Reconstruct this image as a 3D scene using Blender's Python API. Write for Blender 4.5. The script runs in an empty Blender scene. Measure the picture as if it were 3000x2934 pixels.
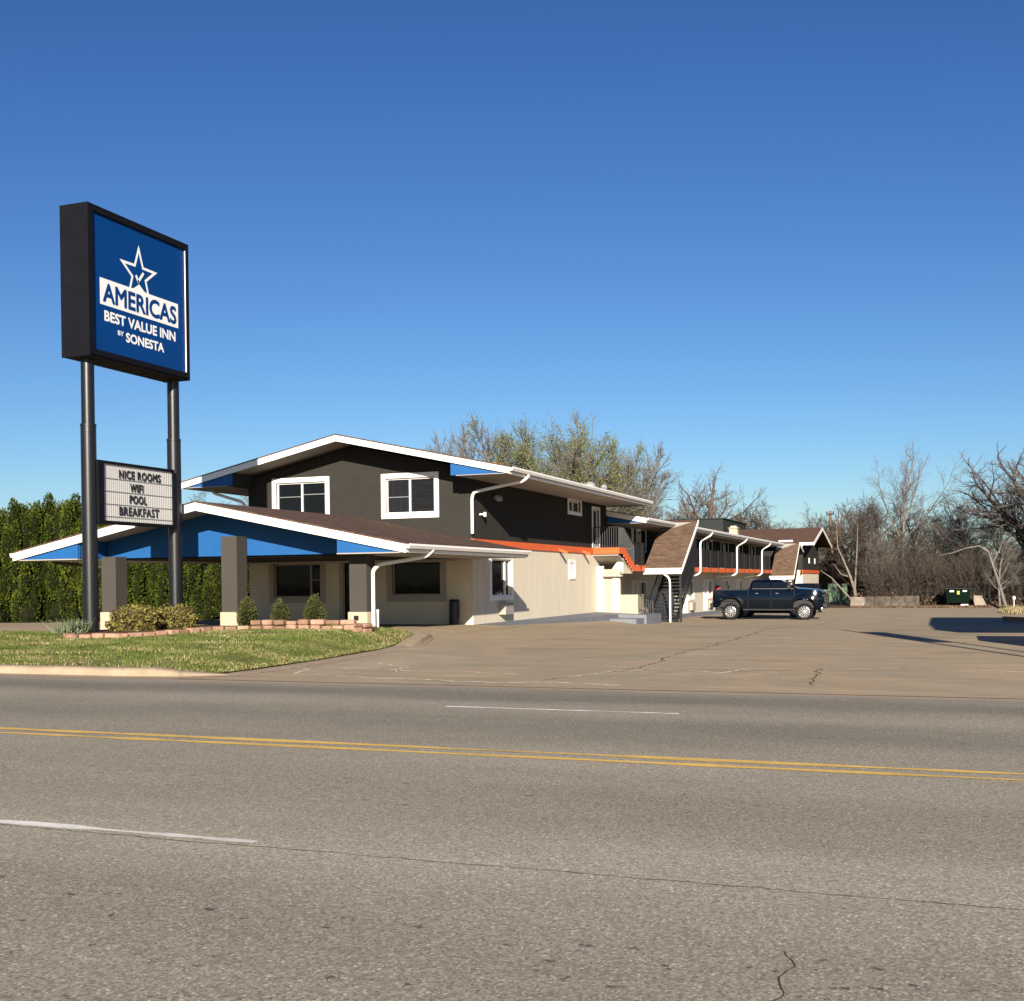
import bpy, math, random
import numpy as np
from mathutils import Vector, Matrix
R = math.radians
scene = bpy.context.scene
COL = scene.collection
rng = random.Random(7)

# ------------------------------------------------------------------ helpers
def tag(o, label=None, cat=None, group=None, kind=None):
    if label: o['label'] = label
    if cat: o['category'] = cat
    if group: o['group'] = group
    if kind: o['kind'] = kind
    return o
def woff(o):
    p = Vector((0, 0, 0))
    while o is not None:
        p += Vector(o.location); o = o.parent
    return p
def empty(name, loc, rz=0.0):
    o = bpy.data.objects.new(name, None)
    o.empty_display_size = 0.3
    COL.objects.link(o); o.location = loc; o.rotation_euler = (0, 0, rz)
    return o
class MB:
    def __init__(s): s.v = []; s.f = []
    def face(s, pts):
        b = len(s.v); s.v += [tuple(p) for p in pts]; s.f.append(tuple(range(b, b + len(pts)))); return s
    def hexa(s, p):  # p: 4 bottom (ccw) + 4 top
        b = len(s.v); s.v += [tuple(q) for q in p]
        for q in ((3,2,1,0),(4,5,6,7),(0,1,5,4),(1,2,6,5),(2,3,7,6),(3,0,4,7)): s.f.append(tuple(b + i for i in q))
        return s
    def box(s, x0, x1, y0, y1, z0, z1):
        return s.hexa([(x0,y0,z0),(x1,y0,z0),(x1,y1,z0),(x0,y1,z0),(x0,y0,z1),(x1,y0,z1),(x1,y1,z1),(x0,y1,z1)])
    def prism(s, poly, vec):
        b = len(s.v); n = len(poly); vec = Vector(vec)
        s.v += [tuple(p) for p in poly] + [tuple(Vector(p) + vec) for p in poly]
        s.f.append(tuple(b + i for i in range(n))[::-1]); s.f.append(tuple(b + n + i for i in range(n)))
        for i in range(n):
            j = (i + 1) % n; s.f.append((b + i, b + j, b + n + j, b + n + i))
        return s
    def bar(s, a, c, w, h):
        a = Vector(a); c = Vector(c); d = (c - a).normalized()
        side = d.cross(Vector((0, 0, 1)))
        side = side.normalized() if side.length > 1e-3 else Vector((1, 0, 0))
        up = side.cross(d).normalized()
        q = [(-w/2,-h/2),(w/2,-h/2),(w/2,h/2),(-w/2,h/2)]
        return s.hexa([a+side*i+up*j for i, j in q] + [c+side*i+up*j for i, j in q])
    def tube(s, pts, rad, n=8, cap=True):
        pts = [Vector(p) for p in pts]
        if not hasattr(rad, '__len__'): rad = [rad]*len(pts)
        b = len(s.v); m = len(pts); ref = None
        for i, p in enumerate(pts):
            d = (pts[min(i+1, m-1)] - pts[max(i-1, 0)]).normalized()
            if ref is None:
                ref = d.cross(Vector((0, 1, 0))) if abs(d.y) < .9 else d.cross(Vector((1, 0, 0)))
            ref = (ref - d*ref.dot(d)).normalized(); o = d.cross(ref)
            for k in range(n):
                a = 2*math.pi*k/n
                s.v.append(tuple(p + (ref*math.cos(a) + o*math.sin(a))*rad[i]))
        for i in range(m-1):
            for k in range(n):
                k2 = (k+1) % n
                s.f.append((b+i*n+k, b+i*n+k2, b+(i+1)*n+k2, b+(i+1)*n+k))
        if cap:
            s.f.append(tuple(b+k for k in range(n))[::-1]); s.f.append(tuple(b+(m-1)*n+k for k in range(n)))
        return s
    def lathe(s, prof, c, axis='z', n=24):
        b = len(s.v)
        for r, h in prof:
            for k in range(n):
                a = 2*math.pi*k/n; x, y = r*math.cos(a), r*math.sin(a)
                s.v.append((c[0]+x, c[1]+y, c[2]+h) if axis == 'z' else (c[0]+x, c[1]+h, c[2]+y))
        for i in range(len(prof)-1):
            for k in range(n):
                k2 = (k+1) % n
                q = (b+i*n+k, b+i*n+k2, b+(i+1)*n+k2, b+(i+1)*n+k)
                s.f.append(q if axis == 'z' else q[::-1])
        return s
    def build(s, name, m, parent=None, smooth=False, bevel=0, local=False, base=None):
        me = bpy.data.meshes.new(name)
        V = np.array(s.v, dtype=float).reshape(-1, 3)
        o = bpy.data.objects.new(name, me); COL.objects.link(o)
        if parent is not None:
            o.parent = parent
            if not local: V = V - np.array(woff(parent))
        elif not local:
            b = np.array(base) if base is not None else np.array([(V[:,0].min()+V[:,0].max())/2, (V[:,1].min()+V[:,1].max())/2, V[:,2].min()])
            V = V - b; o.location = tuple(b)
        me.from_pydata(V.tolist(), [], s.f); me.materials.append(m)
        if smooth:
            me.polygons.foreach_set('use_smooth', [True]*len(me.polygons))
            if smooth != 'all':
                try: me.set_sharp_from_angle(angle=R(38))
                except Exception: pass
        me.update()
        if bevel:
            md = o.modifiers.new('bevel', 'BEVEL'); md.width = bevel; md.segments = 2; md.limit_method = 'ANGLE'; md.angle_limit = R(40)
        return o
def raw_mesh(name, V, F, m):
    me = bpy.data.meshes.new(name)
    V = np.asarray(V, dtype=np.float32); F = np.asarray(F, dtype=np.int32)
    me.vertices.add(len(V)); me.vertices.foreach_set('co', V.ravel())
    k = F.shape[1]; me.loops.add(F.size); me.loops.foreach_set('vertex_index', F.ravel())
    me.polygons.add(len(F)); me.polygons.foreach_set('loop_start', np.arange(len(F), dtype=np.int32)*k)
    me.update(calc_edges=True); me.validate(); me.materials.append(m)
    return me
def link(name, me, parent=None, loc=(0,0,0)):
    o = bpy.data.objects.new(name, me); COL.objects.link(o); o.parent = parent; o.location = loc
    return o
def copy_tree(o, parent=None):
    c = o.copy(); COL.objects.link(c); c.parent = parent
    for ch in [x for x in COL.objects if x.parent == o]: copy_tree(ch, c)
    return c

# ------------------------------------------------------------------ materials
def newmat(name):
    m = bpy.data.materials.new(name); m.use_nodes = True
    nt = m.node_tree; b = nt.nodes['Principled BSDF']
    return m, nt, b
def nd(nt, t, **k):
    n = nt.nodes.new(t)
    for a, v in k.items():
        if a.startswith('i_'): n.inputs[a[2:].replace('_', ' ')].default_value = v
        else: setattr(n, a, v)
    return n
def ramp(nt, fac, stops):
    r = nt.nodes.new('ShaderNodeValToRGB'); e = r.color_ramp.elements
    while len(e) > 1: e.remove(e[-1])
    e[0].position = stops[0][0]; e[0].color = stops[0][1]
    for p, c in stops[1:]:
        q = e.new(p); q.color = c
    nt.links.new(fac, r.inputs[0]); return r
def c4(c): return (c[0], c[1], c[2], 1)
def mul(c, k): return (min(c[0]*k,1), min(c[1]*k,1), min(c[2]*k,1), 1)
def mix(nt, fac, a, b, mode='MIX'):
    n = nt.nodes.new('ShaderNodeMix'); n.data_type = 'RGBA'; n.blend_type = mode
    for i, x in ((0, fac), (6, a), (7, b)):
        if hasattr(x, 'links'): nt.links.new(x, n.inputs[i])
        else: n.inputs[i].default_value = x
    return n.outputs[2]
def mat(name, col, rough=.6, metal=0, var=.12, scale=3.0, bump=0, bscale=60, spec=.5, stretch=None, stain=0, coat=0):
    m, nt, b = newmat(name)
    tc = nd(nt, 'ShaderNodeNewGeometry')
    vec = tc.outputs['Position']
    if stretch:
        mp = nd(nt, 'ShaderNodeMapping'); mp.inputs['Scale'].default_value = stretch
        nt.links.new(vec, mp.inputs[0]); vec2 = mp.outputs[0]
    else: vec2 = vec
    n1 = nd(nt, 'ShaderNodeTexNoise', i_Scale=scale, i_Detail=5.0, i_Roughness=.6)
    nt.links.new(vec2, n1.inputs['Vector'])
    rp = ramp(nt, n1.outputs[0], [(.3, mul(col, 1-var)), (.7, mul(col, 1+var))])
    out = rp.outputs[0]
    if stain:
        n2 = nd(nt, 'ShaderNodeTexNoise', i_Scale=.9, i_Detail=6.0, i_Roughness=.7)
        nt.links.new(vec2, n2.inputs['Vector'])
        r2 = ramp(nt, n2.outputs[0], [(.35, (1-stain,)*3+(1,)), (.62, (1,1,1,1))])
        out = mix(nt, 1.0, out, r2.outputs[0], 'MULTIPLY')
    nt.links.new(out, b.inputs['Base Color'])
    b.inputs['Roughness'].default_value = rough; b.inputs['Metallic'].default_value = metal
    b.inputs['Specular IOR Level'].default_value = spec
    if coat: b.inputs['Coat Weight'].default_value = coat; b.inputs['Coat Roughness'].default_value = .05
    if bump:
        n3 = nd(nt, 'ShaderNodeTexNoise', i_Scale=bscale, i_Detail=4.0)
        nt.links.new(vec, n3.inputs['Vector'])
        bp = nd(nt, 'ShaderNodeBump', i_Strength=bump, i_Distance=.01)
        nt.links.new(n3.outputs[0], bp.inputs['Height']); nt.links.new(bp.outputs[0], b.inputs['Normal'])
    return m

M = {}
M['cream'] = mat('cream_stucco', (.62,.555,.435), .9, var=.05, scale=2, bump=.5, bscale=25, spec=.2, stretch=(2.5,2.5,.25), stain=.07)
M['grey'] = mat('charcoal_stucco', (.034,.0325,.0285), .95, var=.06, scale=2, bump=.5, bscale=25, spec=.08, stain=.06)
M['board'] = mat('dark_board', (.018,.017,.018), .85, var=.15, scale=6, bump=.3, bscale=30, spec=.12, stretch=(3,3,.2))
M['column'] = mat('grey_column_paint', (.060,.055,.048), .9, var=.04, scale=2, bump=.2, bscale=30, spec=.1)
M['white'] = mat('white_trim', (.80,.78,.73), .5, var=.03, scale=2, spec=.4, stain=.04)
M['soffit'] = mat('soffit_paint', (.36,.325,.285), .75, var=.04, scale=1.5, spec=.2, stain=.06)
M['blue'] = mat('blue_paint', (.010,.088,.265), .6, var=.05, scale=1.5, spec=.3, stain=.04)
M['orange'] = mat('orange_paint', (.62,.115,.030), .6, var=.05, scale=3, spec=.3, stain=.05)
M['slab'] = mat('grey_painted_concrete', (.165,.175,.20), .8, var=.08, scale=2, bump=.2, bscale=40, spec=.2, stain=.15)
M['signblack'] = mat('sign_cabinet_black', (.0050,.0055,.0085), .7, var=.2, scale=2, spec=.12, stain=.1)
M['signunder'] = mat('sign_underside', (.03,.025,.022), .8, var=.3, scale=5, spec=.2)
M['pole'] = mat('pole_dark_paint', (.008,.008,.0095), .36, var=.2, scale=3, bump=.15, bscale=8, spec=.5, stretch=(1,1,.4))
M['signblue'] = mat('sign_face_blue', (.0010,.040,.175), .45, var=.02, scale=1, spec=.15)
M['signwhite'] = mat('sign_face_white', (.80,.80,.78), .4, var=.02, scale=1, spec=.3)
M['letterblack'] = mat('changeable_letter_black', (.015,.015,.017), .5, var=.1)
M['metalblack'] = mat('black_metal', (.009,.009,.010), .45, var=.15, scale=5, spec=.5)
M['chrome'] = mat('chrome', (.75,.75,.77), .12, metal=1, var=.05)
M['galv'] = mat('galvanised_grey', (.26,.27,.27), .5, metal=.4, var=.1)
M['rubber'] = mat('tyre_rubber', (.012,.012,.012), .85, var=.2, scale=8, spec=.2)
M['truckpaint'] = mat('navy_metallic_paint', (.0005,.0028,.0070), .13, metal=0, var=.05, scale=1, spec=.45)
M['rim'] = mat('polished_rim', (.50,.50,.51), .28, metal=.75, var=.05)
M['plastic'] = mat('black_plastic', (.008,.008,.008), .6, var=.1)
M['carpaint'] = mat('dark_car_paint', (.004,.004,.005), .25, metal=.3, var=.03, coat=.8)
M['red'] = mat('red_panel', (.42,.01,.02), .4, var=.05)
M['block'] = mat('sandstone_block', (.34,.20,.135), .92, var=.3, scale=5, bump=.7, bscale=22, spec=.15, stain=.12)
M['barrier'] = mat('weathered_concrete', (.33,.28,.23), .9, var=.25, scale=2.5, bump=.5, bscale=15, spec=.15, stain=.35)
M['barrierdark'] = mat('dark_mottled_concrete', (.15,.125,.10), .9, var=.4, scale=2.2, bump=.5, bscale=15, spec=.15, stain=.5)  # darker, blotchier tone for every barrier block after the first
M['cream_sun_dimmed'] = mat('cream_stucco_sun_dimmed', (.44,.365,.27), .9, var=.05, scale=2, bump=.4, bscale=25, spec=.2, stain=.05)  # the cream stucco, darkened in colour to offset full sun on road-facing faces
M['kerb'] = mat('kerb_concrete', (.36,.275,.19), .9, var=.15, scale=4, bump=.7, bscale=40, spec=.15, stain=.18)
M['green'] = mat('utility_green', (.17,.25,.16), .7, var=.1, spec=.3)
M['dumpster'] = mat('dumpster_green', (.0012,.008,.0045), .85, var=.25, scale=3, spec=.12, stain=.2)
M['wood'] = mat('pole_wood', (.20,.14,.10), .9, var=.3, scale=4, bump=.5, stretch=(6,6,.4), spec=.1)
M['barkgrey'] = mat('bark_grey', (.150,.138,.122), .95, var=.3, scale=3, spec=.1)
M['barkdark'] = mat('bark_dark', (.074,.060,.050), .95, var=.35, scale=3, spec=.1)
M['barkbrown'] = mat('bark_brown', (.105,.070,.050), .95, var=.35, scale=2, spec=.1)
M['barkpale'] = mat('bark_pale', (.19,.165,.14), .9, var=.25, scale=3, spec=.1)
M['yellowlabel'] = mat('yellow_label', (.45,.42,.05), .6, var=.05)
M['oldgrey'] = mat('dark_green_grey_cladding', (.026,.030,.029), .85, var=.1, scale=1, spec=.2)
M['tan'] = mat('chimney_render', (.45,.38,.28), .9, var=.1)
M['rust'] = mat('rusty_vent', (.38,.17,.10), .8, var=.25, scale=10)

def islandvar(m, lo, hi):
    nt = m.node_tree; b = nt.nodes['Principled BSDF']; src = b.inputs['Base Color'].links[0].from_socket
    g = nd(nt, 'ShaderNodeNewGeometry'); r = ramp(nt, g.outputs['Random Per Island'], [(0, (lo,lo,lo*.97,1)), (1, (hi,hi*1.02,hi*1.05,1))])
    nt.links.new(mix(nt, 1.0, src, r.outputs[0], 'MULTIPLY'), b.inputs['Base Color'])
islandvar(M['block'], .65, 1.25); islandvar(M['board'], .7, 1.3)
def leafmat(name, c1, c2, c3, scale=2.0, trans=.25):
    m, nt, b = newmat(name)
    g = nd(nt, 'ShaderNodeNewGeometry')
    n1 = nd(nt, 'ShaderNodeTexNoise', i_Scale=scale, i_Detail=3.0)
    nt.links.new(g.outputs['Position'], n1.inputs['Vector'])
    r1 = ramp(nt, n1.outputs[0], [(.3, c4(c1)), (.5, c4(c2)), (.7, c4(c3))])
    r2 = ramp(nt, g.outputs['Random Per Island'], [(0, (.6,.6,.6,1)), (1, (1.35,1.35,1.35,1))])
    out = mix(nt, 1.0, r1.outputs[0], r2.outputs[0], 'MULTIPLY')
    nt.links.new(out, b.inputs['Base Color'])
    b.inputs['Roughness'].default_value = .7; b.inputs['Specular IOR Level'].default_value = .2
    if trans:
        t = nd(nt, 'ShaderNodeBsdfTranslucent'); nt.links.new(out, t.inputs[0])
        ms = nd(nt, 'ShaderNodeMixShader'); ms.inputs[0].default_value = trans
        nt.links.new(b.outputs[0], ms.inputs[1]); nt.links.new(t.outputs[0], ms.inputs[2])
        nt.links.new(ms.outputs[0], nt.nodes['Material Output'].inputs[0])
    return m
M['hedge'] = leafmat('arborvitae_leaf', (.028,.046,.005), (.060,.084,.008), (.100,.124,.013), 1.2)
M['topiary'] = leafmat('topiary_leaf', (.050,.060,.020), (.085,.092,.030), (.120,.115,.045), 9)
M['shrub'] = leafmat('golden_shrub_leaf', (.075,.040,.032), (.19,.17,.045), (.27,.235,.07), 9)
M['grass'] = leafmat('grass_blade', (.075,.105,.022), (.125,.16,.035), (.21,.215,.075), .9)
M['straw'] = leafmat('dry_grass_blade', (.27,.215,.10), (.34,.28,.14), (.42,.35,.20), 1.5)
M['lily'] = leafmat('strap_leaf', (.08,.12,.06), (.14,.19,.10), (.30,.31,.18), 5)
M['bud'] = leafmat('spring_bud', (.13,.15,.045), (.18,.20,.065), (.22,.21,.09), .8)
M['twiggrey'] = M['barkgrey']

# glass
def glassmat(name, col=(.006,.007,.008), rough=.04):
    m, nt, b = newmat(name)
    b.inputs['Base Color'].default_value = c4(col); b.inputs['Roughness'].default_value = rough
    b.inputs['Specular IOR Level'].default_value = .14
    n = nd(nt, 'ShaderNodeTexNoise', i_Scale=1.3); bp = nd(nt, 'ShaderNodeBump', i_Strength=.04, i_Distance=.05)
    g = nd(nt, 'ShaderNodeNewGeometry'); nt.links.new(g.outputs['Position'], n.inputs['Vector'])
    nt.links.new(n.outputs[0], bp.inputs['Height']); nt.links.new(bp.outputs[0], b.inputs['Normal'])
    return m
M['glass'] = glassmat('window_glass')
M['tint'] = glassmat('tinted_car_glass', (.006,.008,.014), .03)
M['curtain'] = mat('curtain_behind_glass', (.014,.015,.018), .25, var=.35, scale=3, stretch=(12,12,.2), spec=.12)
M['blind'] = mat('blind_slats', (.012,.012,.013), .3, var=.7, scale=5, stretch=(.3,.3,14), spec=.12)

def shingles(name, c1, c2, axis):
    m, nt, b = newmat(name)
    g = nd(nt, 'ShaderNodeNewGeometry'); sx = nd(nt, 'ShaderNodeSeparateXYZ'); nt.links.new(g.outputs['Position'], sx.inputs[0])
    cb = nd(nt, 'ShaderNodeCombineXYZ')
    a, bb = (1, 0) if axis == 'Y' else (0, 1)     # rows run along Y (eaves parallel to Y) or along X
    nt.links.new(sx.outputs[a], cb.inputs[0]); nt.links.new(sx.outputs[bb], cb.inputs[1])
    br = nd(nt, 'ShaderNodeTexBrick', i_Scale=1.0); br.offset = .5
    br.inputs['Brick Width'].default_value = .32; br.inputs['Row Height'].default_value = .14; br.inputs['Mortar Size'].default_value = .006
    br.inputs['Color1'].default_value = c4(c1); br.inputs['Color2'].default_value = c4(c2); br.inputs['Mortar'].default_value = mul(c1, .45)
    br.inputs['Bias'].default_value = 0
    nt.links.new(cb.outputs[0], br.inputs['Vector'])
    n = nd(nt, 'ShaderNodeTexNoise', i_Scale=2.2, i_Detail=6.0, i_Roughness=.75)
    mp = nd(nt, 'ShaderNodeMapping'); mp.inputs['Scale'].default_value = (1, 2.2, 1); nt.links.new(cb.outputs[0], mp.inputs[0]); nt.links.new(mp.outputs[0], n.inputs['Vector'])
    r = ramp(nt, n.outputs[0], [(.3, (.6,.6,.6,1)), (.7, (1.4,1.4,1.4,1))])
    out = mix(nt, 1.0, br.outputs[0], r.outputs[0], 'MULTIPLY')
    nt.links.new(out, b.inputs['Base Color']); b.inputs['Roughness'].default_value = .95; b.inputs['Specular IOR Level'].default_value = .15
    bp = nd(nt, 'ShaderNodeBump', i_Strength=.5, i_Distance=.01); nt.links.new(br.outputs[0], bp.inputs['Height']); nt.links.new(bp.outputs[0], b.inputs['Normal'])
    return m
M['roof'] = shingles('brown_shingles', (.075,.046,.035), (.115,.072,.053), 'Y')
M['roofx'] = shingles('brown_shingles_porch', (.105,.066,.045), (.150,.097,.066), 'X')
M['roofwing'] = shingles('brown_shingles_wing', (.10,.055,.040), (.13,.075,.053), 'X')

# ------------------------------------------------------------------ asphalt and lot
def asphalt():
    m, nt, b = newmat('asphalt')
    g = nd(nt, 'ShaderNodeNewGeometry'); pos = g.outputs['Position']
    sx = nd(nt, 'ShaderNodeSeparateXYZ'); nt.links.new(pos, sx.inputs[0])
    nz = nd(nt, 'ShaderNodeTexNoise', i_Scale=.5, i_Detail=3.0); nt.links.new(pos, nz.inputs['Vector'])
    ma = nd(nt, 'ShaderNodeMath', operation='MULTIPLY_ADD'); ma.inputs[1].default_value = .9; nt.links.new(nz.outputs[0], ma.inputs[0]); nt.links.new(sx.outputs[1], ma.inputs[2])
    mr = nd(nt, 'ShaderNodeMapRange'); mr.inputs[1].default_value = 2.45; mr.inputs[2].default_value = 17.45; nt.links.new(ma.outputs[0], mr.inputs[0])
    def y(v): return (v-2.0)/15.0
    def k(v): return (.296*v, .264*v, .204*v, 1)
    bands = [(2,1.0),(3.3,.98),(4.2,.99),(5.0,.96),(5.6,1.06),(6.1,1.26),(6.6,1.14),(7.2,.98),(8.2,.96),(9.2,1.02),(10.0,1.05),(10.8,.94),(11.8,.80),(12.6,.80),(13.4,.98),(14.1,.97),(14.7,.70),(15.3,.66),(15.8,.84),(16.4,.95)]
    r1 = ramp(nt, mr.outputs[0], [(y(a), k(c)) for a, c in bands])
    # aggregate
    n1 = nd(nt, 'ShaderNodeTexVoronoi', i_Scale=88.0); nt.links.new(pos, n1.inputs['Vector'])
    r2 = ramp(nt, n1.outputs['Color'], [(.05, (.55,.54,.52,1)), (.5, (.94,.94,.94,1)), (.8, (1.2,1.2,1.17,1)), (.97, (2.1,2.0,1.85,1))])
    o = mix(nt, 1.0, r1.outputs[0], r2.outputs[0], 'MULTIPLY')
    n1b = nd(nt, 'ShaderNodeTexNoise', i_Scale=28.0, i_Detail=4.0, i_Roughness=.8); nt.links.new(pos, n1b.inputs['Vector'])
    r2b = ramp(nt, n1b.outputs[0], [(.3, (.74,.74,.74,1)), (.7, (1.28,1.28,1.28,1))])
    o = mix(nt, 1.0, o, r2b.outputs[0], 'MULTIPLY')
    # blotches
    n2 = nd(nt, 'ShaderNodeTexNoise', i_Scale=.7, i_Detail=6.0, i_Roughness=.65)
    mp = nd(nt, 'ShaderNodeMapping'); mp.inputs['Scale'].default_value = (.25, 1, 1); nt.links.new(pos, mp.inputs[0]); nt.links.new(mp.outputs[0], n2.inputs['Vector'])
    r3 = ramp(nt, n2.outputs[0], [(.3, (.86,.86,.86,1)), (.7, (1.10,1.10,1.10,1))])
    o = mix(nt, 1.0, o, r3.outputs[0], 'MULTIPLY')
    # lost-aggregate pits gathered where the wheels pass
    v2 = nd(nt, 'ShaderNodeTexNoise', i_Scale=11.0, i_Detail=4.0, i_Roughness=.65)
    mp2 = nd(nt, 'ShaderNodeMapping'); mp2.inputs['Scale'].default_value = (.75, 1, 1); nt.links.new(pos, mp2.inputs[0]); nt.links.new(mp2.outputs[0], v2.inputs['Vector'])
    rp = ramp(nt, v2.outputs[0], [(.622, (0,0,0,1)), (.66, (.9,.9,.9,1))])
    bm = ramp(nt, mr.outputs[0], [(y(3.2),(.5,)*3+(1,)), (y(4.2),(.9,)*3+(1,)), (y(4.9),(1,1,1,1)), (y(5.3),(.1,)*3+(1,)), (y(6.9),(0,0,0,1)), (y(8.1),(1,1,1,1)), (y(9.0),(.2,)*3+(1,)), (y(11.4),(.3,)*3+(1,)), (y(12.3),(.8,)*3+(1,)), (y(14),(.1,)*3+(1,))])
    mk = mix(nt, 1.0, rp.outputs[0], bm.outputs[0], 'MULTIPLY')
    o = mix(nt, mk, o, (.070,.062,.052,1))
    # tan dust and broken edge where the lot meets the carriageway
    n4 = nd(nt, 'ShaderNodeTexNoise', i_Scale=1.6, i_Detail=8.0, i_Roughness=.75); nt.links.new(mp.outputs[0], n4.inputs['Vector'])
    ed = nd(nt, 'ShaderNodeMapRange'); ed.inputs[1].default_value = 14.9; ed.inputs[2].default_value = 16.42; nt.links.new(sx.outputs[1], ed.inputs[0])
    ad = nd(nt, 'ShaderNodeMath', operation='ADD'); nt.links.new(ed.outputs[0], ad.inputs[0]); nt.links.new(n4.outputs[0], ad.inputs[1])
    de = ramp(nt, ad.outputs[0], [(.98, (0,0,0,1)), (1.0, (1,1,1,1))]); de.color_ramp.elements[0].position = .86; 
    sc_ = nd(nt, 'ShaderNodeMath', operation='MULTIPLY'); sc_.inputs[1].default_value = .72; nt.links.new(ad.outputs[0], sc_.inputs[0]); nt.links.new(sc_.outputs[0], de.inputs[0])
    o = mix(nt, de.outputs[0], o, (.34,.262,.185,1))
    nt.links.new(o, b.inputs['Base Color']); b.inputs['Roughness'].default_value = .92; b.inputs['Specular IOR Level'].default_value = .2
    bp = nd(nt, 'ShaderNodeBump', i_Strength=.55, i_Distance=.004); nt.links.new(n1.outputs['Color'], bp.inputs['Height']); nt.links.new(bp.outputs[0], b.inputs['Normal'])
    return m
M['asphalt'] = asphalt()
def lotmat():
    m, nt, b = newmat('weathered_lot')
    g = nd(nt, 'ShaderNodeNewGeometry'); pos = g.outputs['Position']
    n1 = nd(nt, 'ShaderNodeTexNoise', i_Scale=.16, i_Detail=7.0, i_Roughness=.62, i_Distortion=.6); nt.links.new(pos, n1.inputs['Vector'])
    r1 = ramp(nt, n1.outputs[0], [(.33, (.275,.232,.160,1)), (.47, (.385,.292,.188,1)), (.57, (.325,.270,.184,1)), (.70, (.440,.345,.232,1))])
    mp = nd(nt, 'ShaderNodeMapping'); mp.inputs['Scale'].default_value = (.5, 1.6, 1); mp.inputs['Rotation'].default_value = (0,0,.35); nt.links.new(pos, mp.inputs[0])
    n2 = nd(nt, 'ShaderNodeTexNoise', i_Scale=.9, i_Detail=8.0, i_Roughness=.7); nt.links.new(mp.outputs[0], n2.inputs['Vector'])
    r2 = ramp(nt, n2.outputs[0], [(.3, (.80,.80,.81,1)), (.55, (1,1,1,1)), (.75, (1.20,1.18,1.14,1))])
    o = mix(nt, 1.0, r1.outputs[0], r2.outputs[0], 'MULTIPLY')
    n3 = nd(nt, 'ShaderNodeTexNoise', i_Scale=22.0, i_Detail=6.0, i_Roughness=.8); nt.links.new(pos, n3.inputs['Vector'])
    r3 = ramp(nt, n3.outputs[0], [(.32, (.72,.72,.72,1)), (.68, (1.25,1.25,1.25,1))])
    o = mix(nt, 1.0, o, r3.outputs[0], 'MULTIPLY')
    nt.links.new(o, b.inputs['Base Color']); b.inputs['Roughness'].default_value = .93; b.inputs['Specular IOR Level'].default_value = .15
    bp = nd(nt, 'ShaderNodeBump', i_Strength=.5, i_Distance=.006); nt.links.new(n3.outputs[0], bp.inputs['Height']); nt.links.new(bp.outputs[0], b.inputs['Normal'])
    return m
M['lot'] = lotmat()
M['yellow'] = mat('yellow_line_paint', (.74,.47,.115), .8, var=.10, scale=12, spec=.2, stain=.25)
M['whiteline'] = mat('white_line_paint', (.80,.77,.68), .8, var=.10, scale=12, spec=.2, stain=.3)
M['crack'] = mat('crack_dark', (.085,.070,.055), 1, var=.3, scale=10, spec=.05)
M['crackpale'] = mat('crack_pale_edge', (.66,.54,.41), 1, var=.25, scale=8, spec=.05)
M['soil'] = mat('leaf_litter', (.10,.068,.045), 1, var=.45, scale=1.5, bump=.8, bscale=12, spec=.05)
M['lawnsoil'] = mat('lawn_base', (.15,.15,.05), 1, var=.45, scale=1.6, bump=.8, bscale=30, spec=.05)
M['mulch'] = mat('planter_soil', (.11,.065,.045), 1, var=.4, scale=8, bump=.8, bscale=25, spec=.05)

# ------------------------------------------------------------------ camera, light
YAW, PITCH, ROLL, F, EYE = R(20.9), R(-0.6), .011, 3400., 1.6
fwd = Vector((-math.sin(YAW)*math.cos(PITCH), math.cos(YAW)*math.cos(PITCH), math.sin(PITCH)))
r0 = Vector((math.cos(YAW), math.sin(YAW), 0)); u0 = r0.cross(fwd)
Rr = r0*math.cos(ROLL) - u0*math.sin(ROLL); Uu = u0*math.cos(ROLL) + r0*math.sin(ROLL)
cam = bpy.data.cameras.new('camera'); co = bpy.data.objects.new('camera', cam); COL.objects.link(co)
mw = Matrix((( Rr.x, Uu.x, -fwd.x, 0), (Rr.y, Uu.y, -fwd.y, 0), (Rr.z, Uu.z, -fwd.z, EYE), (0,0,0,1)))
co.matrix_world = mw
cam.sensor_width = 36; cam.sensor_fit = 'HORIZONTAL'; cam.lens = 36*F/3000.
cam.shift_y = (1739-1467)/3000.; cam.clip_end = 6000; cam.clip_start = .1
scene.camera = co
SUN_EL, SUN_AZ = R(19.0), R(21.0)       # azimuth measured from -Y towards +X
sd = Vector((math.sin(SUN_AZ)*math.cos(SUN_EL), -math.cos(SUN_AZ)*math.cos(SUN_EL), math.sin(SUN_EL)))
sl = bpy.data.lights.new('sun', 'SUN'); sl.energy = 4.4; sl.angle = R(.5); sl.color = (1.0, .90, .76)
so = bpy.data.objects.new('sun', sl); COL.objects.link(so); so.rotation_euler = sd.to_track_quat('Z', 'Y').to_euler(); so.location = (20, -40, 40)
w = bpy.data.worlds.new('World'); scene.world = w; w.use_nodes = True
nt = w.node_tree; bg = nt.nodes['Background']
sky = nt.nodes.new('ShaderNodeTexSky'); sky.sky_type = 'NISHITA'; sky.sun_disc = False
sky.sun_elevation = SUN_EL; sky.sun_rotation = math.pi - SUN_AZ
sky.altitude = 200; sky.air_density = 1.0; sky.dust_density = .3; sky.ozone_density = 2.0
spc = nt.nodes.new('ShaderNodeSeparateColor'); cbc = nt.nodes.new('ShaderNodeCombineColor'); nt.links.new(sky.outputs[0], spc.inputs[0])
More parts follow.
